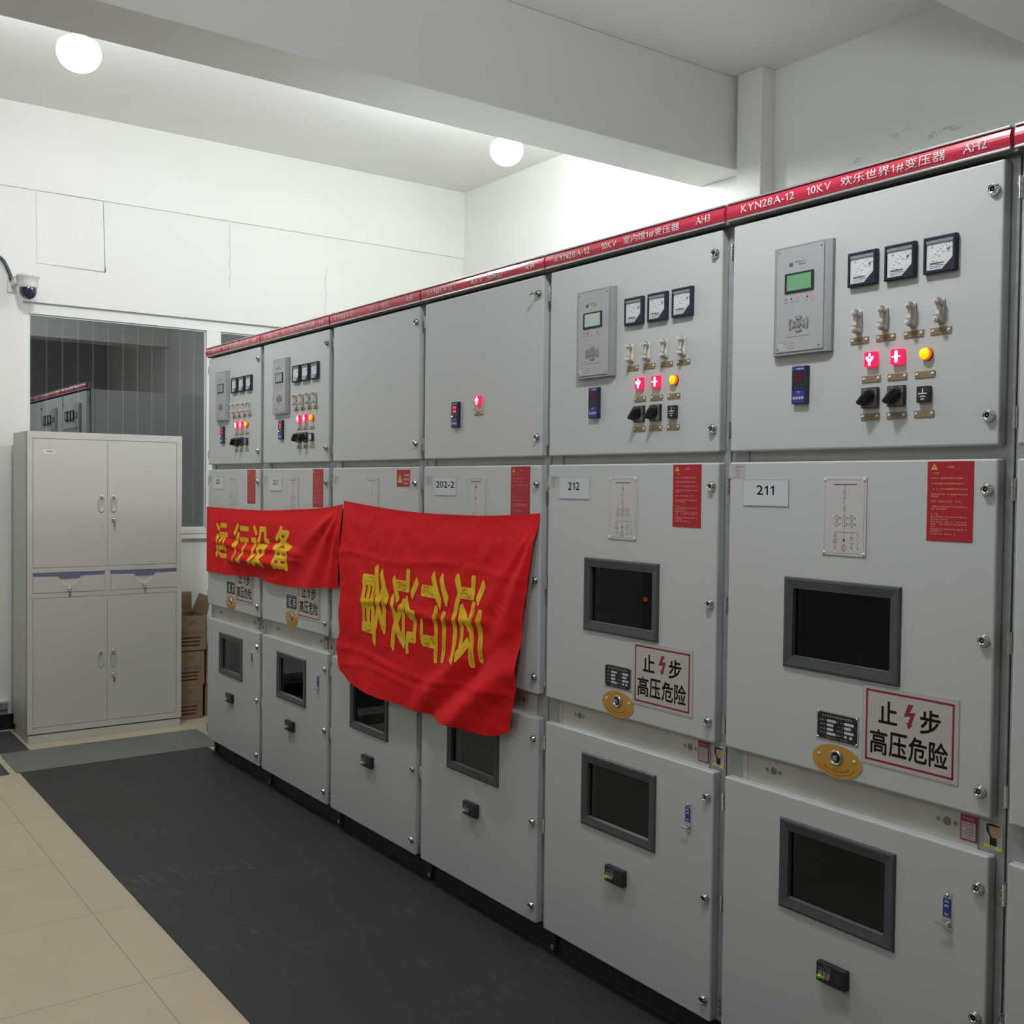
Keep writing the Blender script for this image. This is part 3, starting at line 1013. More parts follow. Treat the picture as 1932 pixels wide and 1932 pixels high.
def switch_mesh():
    b = MB()
    b.box(-0.0225, 0.0225, -0.0085, 0.0, -0.024, 0.024, 'black', 0.001)
    b.rect(-0.0205, 0.0205, -0.0222, 0.0222, -0.0088, 'switch_plate')
    for (x, z) in ((-0.015, 0.017), (0.014, 0.015), (0.0, 0.0185)):
        b.dashes(x - 0.004, x + 0.004, z, 0.003, -0.0090, 'ink', int(abs(x) * 999))
    return b.mesh('rotary_switch')
MESH['switch'] = switch_mesh()
def handle_mesh():
    b = MB()
    b.lathe((0, -0.0085, 0), [(0.0135, 0), (0.0125, 0.010), (0.009, 0.012), (0, 0.012)], 'handle_black', n=20)
    bm = bmesh.new()
    bmesh.ops.create_cube(bm, size=1.0)
    for v in bm.verts:
        tip = v.co.y < 0
        v.co = Vector((v.co.x * (0.046 if not tip else 0.040), -0.026 + v.co.y * 0.026, v.co.z * (0.017 if not tip else 0.010)))
    bmesh.ops.bevel(bm, geom=list(bm.edges), offset=0.003, segments=2, profile=0.5, affect='EDGES')
    bmesh.ops.rotate(bm, verts=bm.verts, cent=(0, 0, 0), matrix=Matrix.Rotation(math.radians(-48), 3, 'Y'))
    b.addbm(bm, 'handle_black', True)
    return b.normals('switch_handle')
MESH['handle'] = handle_mesh()
def earth_mesh(round_dial=False):
    b = MB()
    b.box(-0.0155, 0.0155, -0.012, 0.0, -0.0185, 0.0185, 'black', 0.001)
    return b.mesh('earth_indicator')
MESH['earth'] = earth_mesh()
def earth_symbol(round_dial):
    b = MB()
    y = -0.0123
    if round_dial:
        b.disc(0, 0, 0.0135, y, 'white', 24, 0.016)
        b.rect(-0.006, 0.006, 0.004, 0.006, y - 0.0003, 'ink')
        b.rect(-0.001, 0.001, -0.010, 0.010, y - 0.0003, 'dkgrey')
    else:
        b.rect(-0.0009, 0.0015, 0.002, 0.013, y, 'white')
        b.rect(-0.0105, 0.0105, 0.0005, 0.003, y, 'white')
        b.rect(-0.007, 0.007, -0.006, -0.0035, y, 'white')
        b.rect(-0.0042, 0.0042, -0.012, -0.0095, y, 'white')
        for k in range(6):
            a0, a1 = 0.2 + 0.2 * k, 0.4 + 0.2 * k
            b.line((0.013 * math.cos(a0), 0.016 * math.sin(a0)), (0.013 * math.cos(a1), 0.016 * math.sin(a1)), 0.0006, y, 'grey')
    return b.mesh('earth_symbol')
MESH['earth_sym'] = earth_symbol(False)
MESH['earth_dial'] = earth_symbol(True)

def thermo_mesh():
    b = MB()
    b.box(-0.0235, 0.0235, -0.0115, 0.0, -0.0475, 0.0475, 'navy', 0.0012)
    y = -0.0118
    b.rect(-0.021, 0.017, 0.036, 0.0455, y, 'blue')
    b.dashes(-0.018, 0.014, 0.0405, 0.004, y - 0.0002, 'plate_white', 2)
    b.rect(-0.021, 0.017, -0.0445, -0.0135, y, 'blue')
    b.text('TP', -0.006, -0.022, 0.003, -0.0155, y - 0.0002, 'plate_white', 0.02)
    for k in range(4):
        b.rect(-0.019 + 0.009 * k, -0.0125 + 0.009 * k, -0.036, -0.029, y - 0.0002, 'paper')
    for k in range(3):
        for j in range(2):
            b.disc(-0.013 + 0.011 * k, 0.0 - 0.008 * j, 0.0012, y, 'grey', 8)
    return b.mesh('humidity_controller')
MESH['thermo'] = thermo_mesh()
def thermo_disp(lit):
    b = MB()
    y = -0.0119
    for z in (0.027, 0.0125):
        b.rect(-0.0135, 0.0105, z - 0.006, z + 0.006, y, 'seg_dim')
        if lit:
            b.text('02', -0.0115, z - 0.0042, 0.0005, z + 0.0042, y - 0.0003, 'seg_red', 0.03)
            b.text('8', 0.002, z - 0.0042, 0.0085, z + 0.0042, y - 0.0003, 'seg_red', 0.03)
    if lit:
        b.disc(-0.016, -0.006, 0.0022, y - 0.0003, 'led_white', 10)
    return b.mesh('digit_display')
MESH['thermo_lit'] = thermo_disp(True)
MESH['thermo_dim'] = thermo_disp(False)

def window_mesh(z0, z1, iz0, iz1):
    b = MB()
    x0, x1 = 0.2155, 0.5545
    i0, i1 = HX
    b.rings([(x0, x1, z0, z1, 0.0), (x0, x1, z0, z1, -0.0035), (x0 + 0.0025, x1 - 0.0025, z0 + 0.0025, z1 - 0.0025, -0.0065),
             (x0 + 0.007, x1 - 0.007, z0 + 0.007, z1 - 0.007, -0.0075),
             (i0 - 0.0015, i1 + 0.0015, iz0 - 0.0015, iz1 + 0.0015, -0.0035), (i0, i1, iz0, iz1, -0.0035),
             (i0 + 0.002, i1 - 0.002, iz0 + 0.002, iz1 - 0.002, 0.009)], 'frame')
    b.rings([(i0 + 0.001, i1 - 0.001, iz0 + 0.0035, iz0 + 0.0036, 0.006), (i0 + 0.001, i1 - 0.001, iz0 + 0.0005, iz0 + 0.0008, -0.0037)], 'steel')
    return b.mesh('viewing_window')
MESH['mwin'] = window_mesh(1.129, 1.360, 1.157, 1.332)
MESH['lwin'] = window_mesh(0.509, 0.739, 0.537, 0.711)
MESH['mglass'] = MB().box(HX[0] + 0.001, HX[1] - 0.001, 0.0075, 0.0105, 1.158, 1.331, 'glass').mesh('glass_pane')
MESH['lglass'] = MB().box(HX[0] + 0.001, HX[1] - 0.001, 0.0075, 0.0105, 0.538, 0.710, 'glass').mesh('glass_pane')
def inner_mesh(z0, z1, detail):
    b = MB()
    b.box(HX[0] - 0.02, HX[1] + 0.02, 0.055, 0.061, z0 - 0.015, z1 + 0.015, 'inner')
    if detail:
        y = 0.0545
        xm = 0.335
        b.rect(xm, xm + 0.003, z0, z1, y, 'inner_line')
        zm = (z0 + z1) / 2
        b.rect(HX[0] - 0.02, xm, zm + 0.004, zm + 0.007, y, 'inner_line')
        for z in (zm + 0.040, zm - 0.045):
            b.cyl((0.235, 0.055, z), (0.235, 0.042, z), 0.014, 'inner_line', n=16)
        b.box(0.27, 0.318, 0.030, 0.055, zm + 0.000, zm + 0.010, 'inner_line', 0.002)
        b.box(0.432, 0.486, 0.042, 0.055, zm - 0.050, zm + 0.022, 'inner_line', 0.002)
        b.box(0.405, 0.470, 0.040, 0.055, zm - 0.062, zm - 0.052, 'inner_line', 0.002)
        b.cyl((0.455, 0.044, zm + 0.001), (0.455, 0.034, zm + 0.001), 0.0062, 'truck_red', n=14)
    return b.mesh('inner_panel')
MESH['minner'] = inner_mesh(1.157, 1.332, False)
MESH['minner_truck'] = inner_mesh(1.157, 1.332, True)
MESH['linner'] = inner_mesh(0.537, 0.711, False)

def plate_mesh(body, tw):
    b = MB()
    b.box(-0.0765, 0.0765, -0.0022, 0.0, -0.0345, 0.0345, 'plate_white', 0.0006)
    for q in ((-0.0765, 0.0765, 0.0338, 0.0345), (-0.0765, 0.0765, -0.0345, -0.0338), (-0.0765, -0.0758, -0.0345, 0.0345), (0.0758, 0.0765, -0.0345, 0.0345)):
        b.rect(*q, -0.0024, 'grey')
    b.text(body, -tw / 2, -0.0055, tw / 2, 0.0195, -0.0024, 'line_dark', 0.004)
    return b.mesh('number_plate')

def diagram_mesh(kind):
    b = MB()
    w2, h2 = 0.063, 0.0955
    b.box(-w2, w2, -0.0025, 0.0, -h2, h2, 'diagram', 0.001)
    y = -0.0027
    for sx in (-1, 1):
        for sz in (-1, 1):
            b.lathe((sx * (w2 - 0.0065), -0.0022, sz * (h2 - 0.0065)), [(0.0044, 0), (0.004, 0.0016), (0.002, 0.0026), (0, 0.0028)], 'white', n=12)
    x, z, k = w2 - 0.0065, h2 - 0.0065, 0.005
    t = 0.0007
    for q in (((-x + k, z), (x - k, z)), ((-x + k, -z), (x - k, -z)), ((-x, -z + k), (-x, z - k)), ((x, -z + k), (x, z - k))):
        b.line(q[0], q[1], t, y, 'grey')
    L = 'line_dark'
    W_ = 0.0009
    def ct(cx, cz, m=L):
        b.ring(cx, cz, 0.0056, W_, y, m, 18)
        b.line((cx, cz - 0.010), (cx, cz + 0.010), W_ * 0.8, y, m)
        for q in (0.0085, 0.011):
            b.line((cx + q - 0.0012, cz - 0.002), (cx + q + 0.0012, cz + 0.002), W_ * 0.8, y, m)
        b.line((cx + 0.0056, cz), (cx + 0.0125, cz), W_ * 0.7, y, m)
    def gnd(cx, cz):
        for q, r in ((0, 0.0046), (-0.0028, 0.003), (-0.0052, 0.0016)):
            b.line((cx - r, cz + q), (cx + r, cz + q), W_, y, L)
    b.rect(-0.031, 0.035, 0.0765, 0.0790, y, L)
    b.rect(-0.031, -0.016, 0.0764, 0.0791, y - 0.0001, 'line_red')
    c = 0.001
    if kind == 'feeder':
        m1 = 'line_red' if False else L
        b.line((c, 0.077), (c, 0.064), W_, y, L)
        for z0 in (0.0655, 0.060):
            b.pline([(c - 0.005, z0 - 0.006), (c, z0), (c + 0.005, z0 - 0.006)], W_, y, L)
        b.line((c, 0.060), (c, 0.044), W_, y, L)
        b.line((c - 0.002, 0.046), (c + 0.002, 0.042), W_, y, L)
        b.line((c + 0.002, 0.046), (c - 0.002, 0.042), W_, y, L)
        b.pline([(c - 0.007, 0.044), (c, 0.030), (c, 0.018)], W_, y, L)
        for z0 in (0.0115, 0.017):
            b.pline([(c - 0.005, z0 + 0.006), (c, z0), (c + 0.005, z0 + 0.006)], W_, y, L)
        b.line((c, 0.0115), (c, -0.057), W_, y, L)
        for cx in (c - 0.0215, c, c + 0.0215):
            for cz in (-0.004, -0.0185):
                ct(cx, cz)
        b.line((c - 0.0255, -0.0385), (c + 0.040, -0.0385), W_, y, L)
        a = c - 0.0255
        b.line((a, -0.0385), (a, -0.0455), W_, y, L)
        b.line((a - 0.0055, -0.0455), (a + 0.0055, -0.0455), W_, y, L)
        b.line((a - 0.0055, -0.0485), (a + 0.0055, -0.0485), W_, y, L)
        b.line((a, -0.0485), (a, -0.055), W_, y, L)
        b.ring(a, -0.0605, 0.0056, W_, y, L, 16)
        b.line((a - 0.004, -0.0645), (a + 0.004, -0.0565), W_, y, L)
        b.line((a + 0.004, -0.0645), (a - 0.004, -0.0565), W_, y, L)
        b.line((a, -0.066), (a, -0.0745), W_, y, L)
        gnd(a, -0.0745)
        b.poly([(c - 0.0042, -0.0545), (c + 0.0042, -0.0545), (c, -0.064)], y, 'line_red')
        b.line((c, -0.062), (c, -0.070), W_, y, L)
        b.ring(c, -0.0765, 0.0064, 0.0012, y, 'line_red', 16, 0.0078)
        for q in (-0.0022, 0.0022):
            b.line((c + q, -0.083), (c + q, -0.070), 0.0007, y, 'line_red')
        b.line((c, -0.084), (c, -0.089), W_, y, L)
        d = c + 0.0225
        b.line((d, -0.0385), (d, -0.0495), W_, y, L)
        b.pline([(d - 0.0046, -0.0495), (d + 0.0046, -0.0495), (d + 0.0046, -0.0645), (d - 0.0046, -0.0645), (d - 0.0046, -0.0495)], W_, y, L)
        b.poly([(d - 0.0018, -0.052), (d + 0.0018, -0.052), (d, -0.0575)], y - 0.0001, L)
        b.line((d, -0.0645), (d, -0.0745), W_, y, L)
        gnd(d, -0.0745)
        e = c + 0.040
        b.line((e, -0.0385), (e, -0.0475), W_, y, L)
        b.line((e - 0.002, -0.0485), (e + 0.002, -0.0485), W_, y, L)
        b.pline([(e - 0.0065, -0.050), (e, -0.062), (e, -0.0745)], W_, y, L)
        gnd(e, -0.0745)
    elif kind == 'isolate':
        b.line((c, 0.073), (c, -0.09), W_, y, L)
        b.poly([(c - 0.0042, 0.058), (c + 0.0042, 0.058), (c, 0.070)], y, L)
        b.disc(c, 0.056, 0.0035, y, L, 12)
        b.poly([(c - 0.0042, 0.020), (c + 0.0042, 0.020), (c, 0.010)], y, L)
        b.line((c, -0.037), (c - 0.022, -0.037), W_, y, L)
        b.line((c - 0.022, -0.037), (c - 0.022, -0.045), W_, y, L)
        b.disc(c - 0.022, -0.048, 0.0045, y, L, 14)
        b.disc(c - 0.022, -0.060, 0.0045, y, L, 14)
    else:
        b.line((c, 0.073), (c, 0.058), W_, y, L)
        b.line((c - 0.002, 0.050), (c, 0.058), W_ * 1.5, y, L)
        b.pline([(c - 0.003, 0.046), (c + 0.003, 0.040), (c, 0.034)], W_ * 1.5, y, L)
        b.poly([(c - 0.004, 0.026), (c + 0.004, 0.026), (c, 0.016)], y, L)
    return b.mesh('wiring_diagram')
for k_ in ('feeder', 'isolate', 'plain'):
    MESH['diagram_' + k_] = diagram_mesh(k_)

def notice_mesh(kind):
    b = MB()
    w2, h2 = 0.0555, 0.089
    b.box(-w2, w2, -0.0012, 0.0, -h2, h2, 'notice_red', 0.0003)
    y = -0.0015
    b.poly([(-0.047, 0.070), (-0.030, 0.070), (-0.0385, 0.0845)], y, 'tri_yellow')
    b.pline([(-0.038, 0.080), (-0.0398, 0.076), (-0.0376, 0.076), (-0.0388, 0.0715)], 0.0010, y - 0.0002, 'line_dark')
    b.dashes(-0.018, 0.012, 0.0765, 0.0052, y, 'notice_text', 2, pitch=0.0058)
    b.dashes(-0.040, -0.025, 0.0625, 0.0046, y, 'notice_text', 3, pitch=0.0050)
    rows = [(0.0515, 0.078), (0.0395, 0.080), (0.0275, 0.086), (0.0155, 0.088), (0.0105, 0.018), (0.0, 0.074), (-0.012, 0.088), (-0.0172, 0.040)]
    if kind == 'long':
        rows += [(-0.0285, 0.016), (-0.0345, 0.088), (-0.0400, 0.045), (-0.0455, 0.088), (-0.0510, 0.088), (-0.0558, 0.012), (-0.0620, 0.088), (-0.0665, 0.028), (-0.0725, 0.062)]
    else:
        rows = [(0.0485, 0.072), (0.037, 0.060), (0.025, 0.086), (0.0195, 0.012), (-0.0165, 0.018), (-0.028, 0.06), (-0.040, 0.088), (-0.0455, 0.086), (-0.064, 0.058)]
    for i, (z, ln) in enumerate(rows):
        b.dashes(-0.045, -0.045 + ln, z, 0.0040, y, 'notice_text', 50 + i, pitch=0.0044)
    b.dashes(0.042, 0.051, -0.0845, 0.002, y, 'notice_text', 9)
    return b.mesh('operation_notice')
MESH['notice_long'] = notice_mesh('long')
MESH['notice_short'] = notice_mesh('short')
def danger_mesh():      # small square red sticker with a triangle and three lines of print
    b = MB()
    b.box(-0.0555, 0.0555, -0.0012, 0.0, -0.0365, 0.0365, 'sign', 0.0004)
    b.rect(-0.053, 0.053, -0.034, 0.034, -0.0014, 'notice_red')
    b.poly([(-0.049, -0.0185), (-0.005, -0.0185), (-0.027, 0.0195)], -0.0016, 'tri_yellow')
    b.pline([(-0.0255, 0.008), (-0.030, -0.003), (-0.0245, -0.003), (-0.028, -0.014)], 0.0024, -0.0018, 'line_dark')
    for k in range(3):
        b.dashes(0.004, 0.049, 0.012 - 0.0165 * k, 0.0095, -0.0016, 'sign', 60 + k, pitch=0.0115)
    return b.mesh('danger_sticker')
MESH['danger'] = danger_mesh()

def asset_mesh():
    b = MB()
    b.box(-0.0285, 0.0285, -0.0006, 0.0, -0.019, 0.019, 'paper')
    y = -0.0008
    b.rect(-0.0285, 0.0285, 0.0170, 0.0176, y, 'dkgrey')
    b.dashes(-0.004, 0.024, 0.012, 0.0038, y, 'dkgrey', 1, pitch=0.0050)
    b.dashes(-0.027, -0.011, 0.0045, 0.0026, y, 'grey', 2)
    for k in range(5):
        b.dashes(-0.006, 0.008 + 0.003 * (k % 3), 0.006 - 0.0052 * k, 0.0026, y, 'dkgrey', 5 + k)
    return b.mesh('asset_sticker')
MESH['asset'] = asset_mesh()

def warning_mesh():
    b = MB()
    w2, h2 = 0.125, 0.095
    b.box(-w2, w2, -0.0016, 0.0, -h2, h2, 'sign_edge', 0.0004)
    b.rect(-w2 + 0.003, w2 - 0.003, -h2 + 0.003, h2 - 0.003, -0.0018, 'sign')
    y = -0.0020
    q, t = (0.114, 0.0845), 0.0052
    for r in ((-q[0], q[0], q[1] - t, q[1]), (-q[0], q[0], -q[1], -q[1] + t), (-q[0], -q[0] + t, -q[1], q[1]), (q[0] - t, q[0], -q[1], q[1])):
        b.rect(*r, y, 'sign_red')
    b.text('止', -0.079, 0.0085, -0.029, 0.0625, y, 'ink', 0.022)
    b.text('步', 0.029, 0.0035, 0.081, 0.0605, y, 'ink', 0.022)
    b.poly([(-0.001, 0.0645), (0.0125, 0.0645), (0.003, 0.046), (0.018, 0.0475), (0.0075, 0.019), (0.0125, 0.0195), (0.000, 0.0065), (-0.0055, 0.0225), (-0.0005, 0.0215), (0.0045, 0.037), (-0.0125, 0.034)], y, 'sign_red')
    for i, ch in enumerate('高压危险'):
        x = -0.1015 + 0.0515 * i
        b.text(ch, x, -0.0665, x + 0.0475, -0.0075, y, 'ink', 0.020)
    return b.mesh('warning_sign')
MESH['warning'] = warning_mesh()

def rating_mesh():
    b = MB()
    b.box(-0.061, 0.061, -0.0018, 0.0, -0.0355, 0.0355, 'steel', 0.0006)
    b.poly([(-0.058, -0.027), (-0.0525, -0.0325), (0.0525, -0.0325), (0.058, -0.027), (0.058, 0.027), (0.0525, 0.0325), (-0.0525, 0.0325), (-0.058, 0.027)], -0.0020, 'rating')
    for sx in (-1, 1):
        for sz in (-1, 1):
            b.lathe((sx * 0.0565, -0.0018, sz * 0.0312), [(0.0036, 0), (0.003, 0.0014), (0, 0.002)], 'steel', n=10)
    y = -0.0022
    b.dashes(-0.044, 0.044, 0.025, 0.006, y, 'grey', 3, pitch=0.0075)
    for k in range(4):
        z = 0.0135 - 0.0105 * k
        b.dashes(-0.050, -0.032, z, 0.0048, y, 'grey', 10 + k, pitch=0.0055)
        b.rect(-0.030, -0.030 + (0.026 if k in (0, 3) else 0.019), z - 0.0032, z + 0.0032, y, 'plate_white')
        b.dashes(-0.002, 0.018, z, 0.0048, y, 'grey', 14 + k, pitch=0.0055)
        if k < 3:
            b.rect(0.021, 0.048 if k != 1 else 0.040, z - 0.0032, z + 0.0032, y, 'plate_white')
        else:
            b.rect(0.021, 0.029, z - 0.0032, z + 0.0032, y, 'plate_white')
            b.rect(0.036, 0.044, z - 0.0032, z + 0.0032, y, 'plate_white')
    b.dashes(-0.032, 0.034, -0.0275, 0.0044, y, 'grey', 21, pitch=0.0060)
    return b.mesh('rating_plate')
MESH['rating'] = rating_mesh()

def oval_mesh():
    b = MB()
    n = 40
    pts = [(0.072 * math.cos(2 * PI * i / n), 0.0405 * math.sin(2 * PI * i / n)) for i in range(n)]
    b.prism(pts, -0.0018, 0.0, 'gold')
    y = -0.0021
    for s in (-1, 1):
        b.lathe((s * 0.051, -0.0018, 0.0105), [(0.0046, 0), (0.004, 0.0014), (0, 0.0022)], 'ivory', n=12)
    for r, a0, a1, k in ((0.80, 205, 335, 26), (0.60, 212, 328, 22)):
        for i in range(k):
            a = math.radians(a0 + (a1 - a0) * i / (k - 1))
            x, z = 0.072 * r * math.cos(a), 0.0405 * r * math.sin(a) - 0.0005
            b.rect(x - 0.0013, x + 0.0009, z - 0.0018, z + 0.0016, y, 'gold_text')
    return b.normals('interlock_plate')
MESH['oval'] = oval_mesh()
def socket_mesh():
    b = MB()
    b.lathe((0, 0, 0), [(0.0185, 0.0015), (0.0185, 0.006), (0.0165, 0.008), (0.0150, 0.008), (0.0135, 0.003), (0.0, 0.003)], 'steel', n=24)
    b.disc(0, 0, 0.0136, -0.0032, 'black')
    b.cyl((0, -0.003, 0), (0, -0.010, 0), 0.0075, 'steel', n=4)
    b.disc(0, 0, 0.003, -0.0102, 'dkgrey', 10)
    return b.normals('key_socket')
MESH['socket'] = socket_mesh()

def live_mesh():
    b = MB()
    b.box(-0.0425, 0.0425, -0.018, 0.0, -0.0245, 0.0245, 'black', 0.0025)
    y = -0.0184
    b.dashes(-0.030, 0.0, 0.017, 0.004, y, 'grey', 2)
    for k in range(3):
        x = -0.030 + 0.0125 * k
        b.rect(x - 0.0048, x + 0.0048, -0.009, 0.0125, y, 'grey')
        b.disc(x, 0.008, 0.0034, y - 0.0003, 'ink', 12)
    for k in range(3):
        b.dashes(0.012, 0.034, 0.006 - 0.007 * k, 0.002, y, 'dkgrey', 30 + k)
    b.rect(0.008, 0.036, 0.0105, 0.0112, y, 'dkgrey')
    return b.mesh('voltage_indicator')
MESH['live'] = live_mesh()
for k_, c_ in enumerate(('yellow', 'green', 'red_plastic')):
    MESH['live_%d' % k_] = MB().lathe((-0.030 + 0.0125 * k_, -0.018, -0.0105), [(0.0054, 0.0), (0.0056, 0.004), (0.0044, 0.007), (0.0022, 0.0076)], c_, n=14).lathe((-0.030 + 0.0125 * k_, -0.018, -0.0105), [(0.0022, 0.0076), (0.0, 0.006)], 'ink', n=14).normals('test_point')

def catch_mesh():
    b = MB()
    b.box(-0.0105, 0.0105, -0.002, 0.0, -0.034, 0.034, 'steel', 0.0008)
    b.lathe((0, -0.002, 0.0295), [(0.0052, 0), (0.0048, 0.003), (0, 0.0045)], 'chrome', n=12)
    b.box(-0.0098, 0.0098, -0.0026, -0.0018, -0.0195, 0.0225, 'blue', 0.0004)
    for k in range(4):
        b.dashes(-0.005, 0.006, 0.016 - 0.0095 * k, 0.006, -0.0028, 'plate_white', k, pitch=0.0055)
    return b.mesh('release_catch')
MESH['catch'] = catch_mesh()
MESH['catch_lever'] = MB().cyl((0.004, 0.0, -0.032), (0.004, -0.014, -0.032), 0.0042, 'chrome', n=12).box(-0.022, 0.012, -0.016, -0.012, -0.0345, -0.030, 'chrome', 0.0015).box(-0.006, 0.013, -0.004, 0.0, -0.044, -0.040, 'chrome', 0.001).normals('catch_lever')
MESH['door_key'] = MB().cyl((-0.004, -0.010, 0.001), (-0.004, -0.034, -0.001), 0.0032, 'chrome', n=10).lathe((-0.006, -0.030, -0.002), [(0.0062, 0), (0.0068, 0.004), (0.005, 0.008), (0, 0.009)], 'chrome', n=14).normals('door_key')
MESH['end_panel'] = None

# ------------------------------------------------------------------ assembling the row
LOCKS = {'upper': (2.226, 1.746), 'middle': (1.588, 1.263, 0.936), 'lower': (0.726, 0.4425, 0.157)}

def cabinet(k, label, header, upper, number=None, mid='full', notice='long', diagram='feeder',
            lcd='lcd_off', thermo_lit=False, catch=True, nx=0.0, plate_dx=0.02, asset_z=1.597, asset_x=0.047, truck=False, round_earth=False,
            lock_key=False):
    x = -0.8 * (k + 1)
    r = thing('switchgear_cabinet', label, 'switchgear cabinet', (x, 0, 0), 'row of grey switchgear cabinets')
    def P(name, key, loc=(0, 0, 0), parent=None, label=None):
        return link(name, MESH[key] if isinstance(key, str) else key, parent or r, loc, label)
    P('carcass', 'carcass')
    P('plinth', 'plinth')
    P('foot_clip', 'foot_clip')
    h = P('header_strip', 'header')
    for item in header or ():
        P('header_lettering', header_text(item), parent=h)
    for nm in ('upper', 'middle', 'lower'):
        key = nm + '_door' if nm != 'middle' or mid != 'full' else 'middle_door_glazed'
        d = P(nm + '_door', key)
        for z in LOCKS[nm]:
            P('lock', 'lock', (0.757, 0, z), d)
        for z in LOCKS[nm]:
            P('hinge', 'hinge', (0.0105, 0.006, z + (-0.006 if nm == 'upper' else 0.0)), d)
        if nm == 'upper' and lock_key:
            P('door_key', 'door_key', (0.757, 0, 2.226), d)
    c = P('crossbar_panel', 'crossbar')
    # ---- instruments of the upper door
    if upper == 'full':
        a = P('protection_relay', 'relay')
        P('faceplate', 'relay_face', parent=a)
        P('display', 'display_' + lcd, parent=a)
        P('keypad', 'keypad', parent=a)
        for mx in (0.4355, 0.5365, 0.6375):
            a = P('ammeter', 'meter', (mx, 0, 2.1085))
            P('dial', 'dial', parent=a)
        for i, lx in enumerate((0.4225, 0.494, 0.5675, 0.6385)):
            P('test_link', 'link', (lx, 0, 1.984))
            P('nameplate', 'nameplate%d' % (i % 2), (lx + 0.004 if i < 3 else lx + 0.001, 0, 1.9395))
        for lx, s in ((0.4635, 'fork'), (0.5345, 'bar')):
            a = P('indicator_light', 'ind', (lx, 0, 1.891))
            P('lit_symbol', 'sym_' + s, parent=a)
        P('amber_indicator', 'amber', (0.6065, 0, 1.891))
        for lx in (0.461, 0.5315, 0.602):
            P('nameplate', 'nameplate2', (lx, 0, 1.8455))
        for lx in (0.461, 0.5315):
            a = P('rotary_switch', 'switch', (lx, 0, 1.801))
            P('switch_handle', 'handle', parent=a)
        a = P('earth_indicator', 'earth', (0.604, 0, 1.800))
        P('earth_symbol', 'earth_dial' if round_earth else 'earth_sym', parent=a)
        for i, lx in enumerate((0.460, 0.531, 0.602)):
            P('nameplate', 'nameplate%d' % (2 if i == 2 else i % 2), (lx, 0, 1.7565))
    elif upper == 'one':
        a = P('indicator_light', 'ind', (0.405, 0, 1.889))
        P('lit_symbol', 'sym_fork', parent=a)
        P('nameplate', 'nameplate2', (0.403, 0, 1.8445))
    if upper in ('full', 'one'):
        a = P('humidity_controller', 'thermo', (0.2575, 0, 1.845))
        P('digit_display', 'thermo_lit' if thermo_lit else 'thermo_dim', parent=a)
    # ---- middle door
    if upper != 'none':
        P('asset_sticker', 'asset', (asset_x, 0, asset_z))
        P('wiring_diagram', 'diagram_' + diagram, (0.393 + nx * 0.3, 0, 1.518))
    if number:
        P('number_plate', plate_mesh(number, 0.026 * len(number) if len(number) > 3 else 0.058), (0.146 + plate_dx, 0, 1.577 if plate_dx else 1.5725))
    if notice == 'danger':
        P('danger_sticker', 'danger', (0.6625, 0, 1.6075))
    elif notice:
        P('operation_notice', 'notice_' + notice, (0.6695 + nx, 0, 1.560))
    if mid == 'full':
        a = P('viewing_window', 'mwin')
        P('glass_pane', 'mglass', parent=a)
        P('inner_panel', 'minner_truck' if truck else 'minner')
    if mid in ('full', 'low'):
        s = P('warning_sign', 'warning', (0.5795 + nx, 0, 1.0285))
        P('rating_plate', 'rating', (0.3845 + nx * 0.5, 0, 1.001))
        a = P('interlock_plate', 'oval', (0.3845 + nx * 0.4, 0, 0.9185))
        P('key_socket', 'socket', (0, 0, 0.0095), a)
        P('lock_notice', 'lock_notice')
        P('key_position_sticker', 'key_sticker')
    # ---- lower door
    a = P('viewing_window', 'lwin')
    P('glass_pane', 'lglass', parent=a)
    P('inner_panel', 'linner')
    a = P('voltage_indicator', 'live', (0.3905, 0, 0.394))
    for i in range(3):
        P('test_point', 'live_%d' % i, parent=a, label='%s test point' % ('yellow', 'green', 'red')[i])
    if catch:
        a = P('release_catch', 'catch', (0.6855, 0, 0.656))
        P('catch_lever', 'catch_lever', parent=a)
    return r

def hdr(name, code, name_x=(0.373, 0.649), kv_x=(0.272, 0.344)):
    return [('KYN28A-12', 0.056, 0.233, 2.3145, 2.3345), ('10KV', *kv_x, 2.3145, 2.3345), (name, *name_x, 2.3130, 2.3365),
            (code, 0.690, 0.745, 2.3145, 2.3345)]

cabinet(-1, 'grey switchgear cabinet cut off by the right edge, right of cabinet 211', None, 'none', mid='none', notice=None, catch=False)
cabinet(0, 'grey switchgear cabinet numbered 211 with the green relay screen, header AH2', hdr('欢乐世界1#变压器', 'AH2'), 'full', '211',
        lcd='lcd_on', plate_dx=0.0, asset_z=1.629)
cabinet(1, 'grey switchgear cabinet numbered 212 right beside the big red banner, header AH3', hdr('室内馆1#变压器', 'AH3', (0.390, 0.627), (0.288, 0.358)), 'full', '212',
        lcd='lcd_pale', nx=-0.009, plate_dx=0.010, truck=True)
cabinet(2, 'grey switchgear cabinet numbered 202-2 with one red light on its upper door', hdr('隔离柜', 'AH4', (0.461, 0.561), (0.357, 0.434)), 'one', '202-2',
        mid='none', notice='short', diagram='isolate', thermo_lit=True, catch=False, nx=-0.006, plate_dx=0.034, asset_x=0.058, lock_key=True)
cabinet(3, 'grey switchgear cabinet with a bare upper door and no number plate, header AH5', hdr('空柜', 'AH5', (0.488, 0.552), (0.379, 0.457)), 'blank', None,
        mid='none', notice='danger', diagram='plain', catch=False, asset_x=0.052)
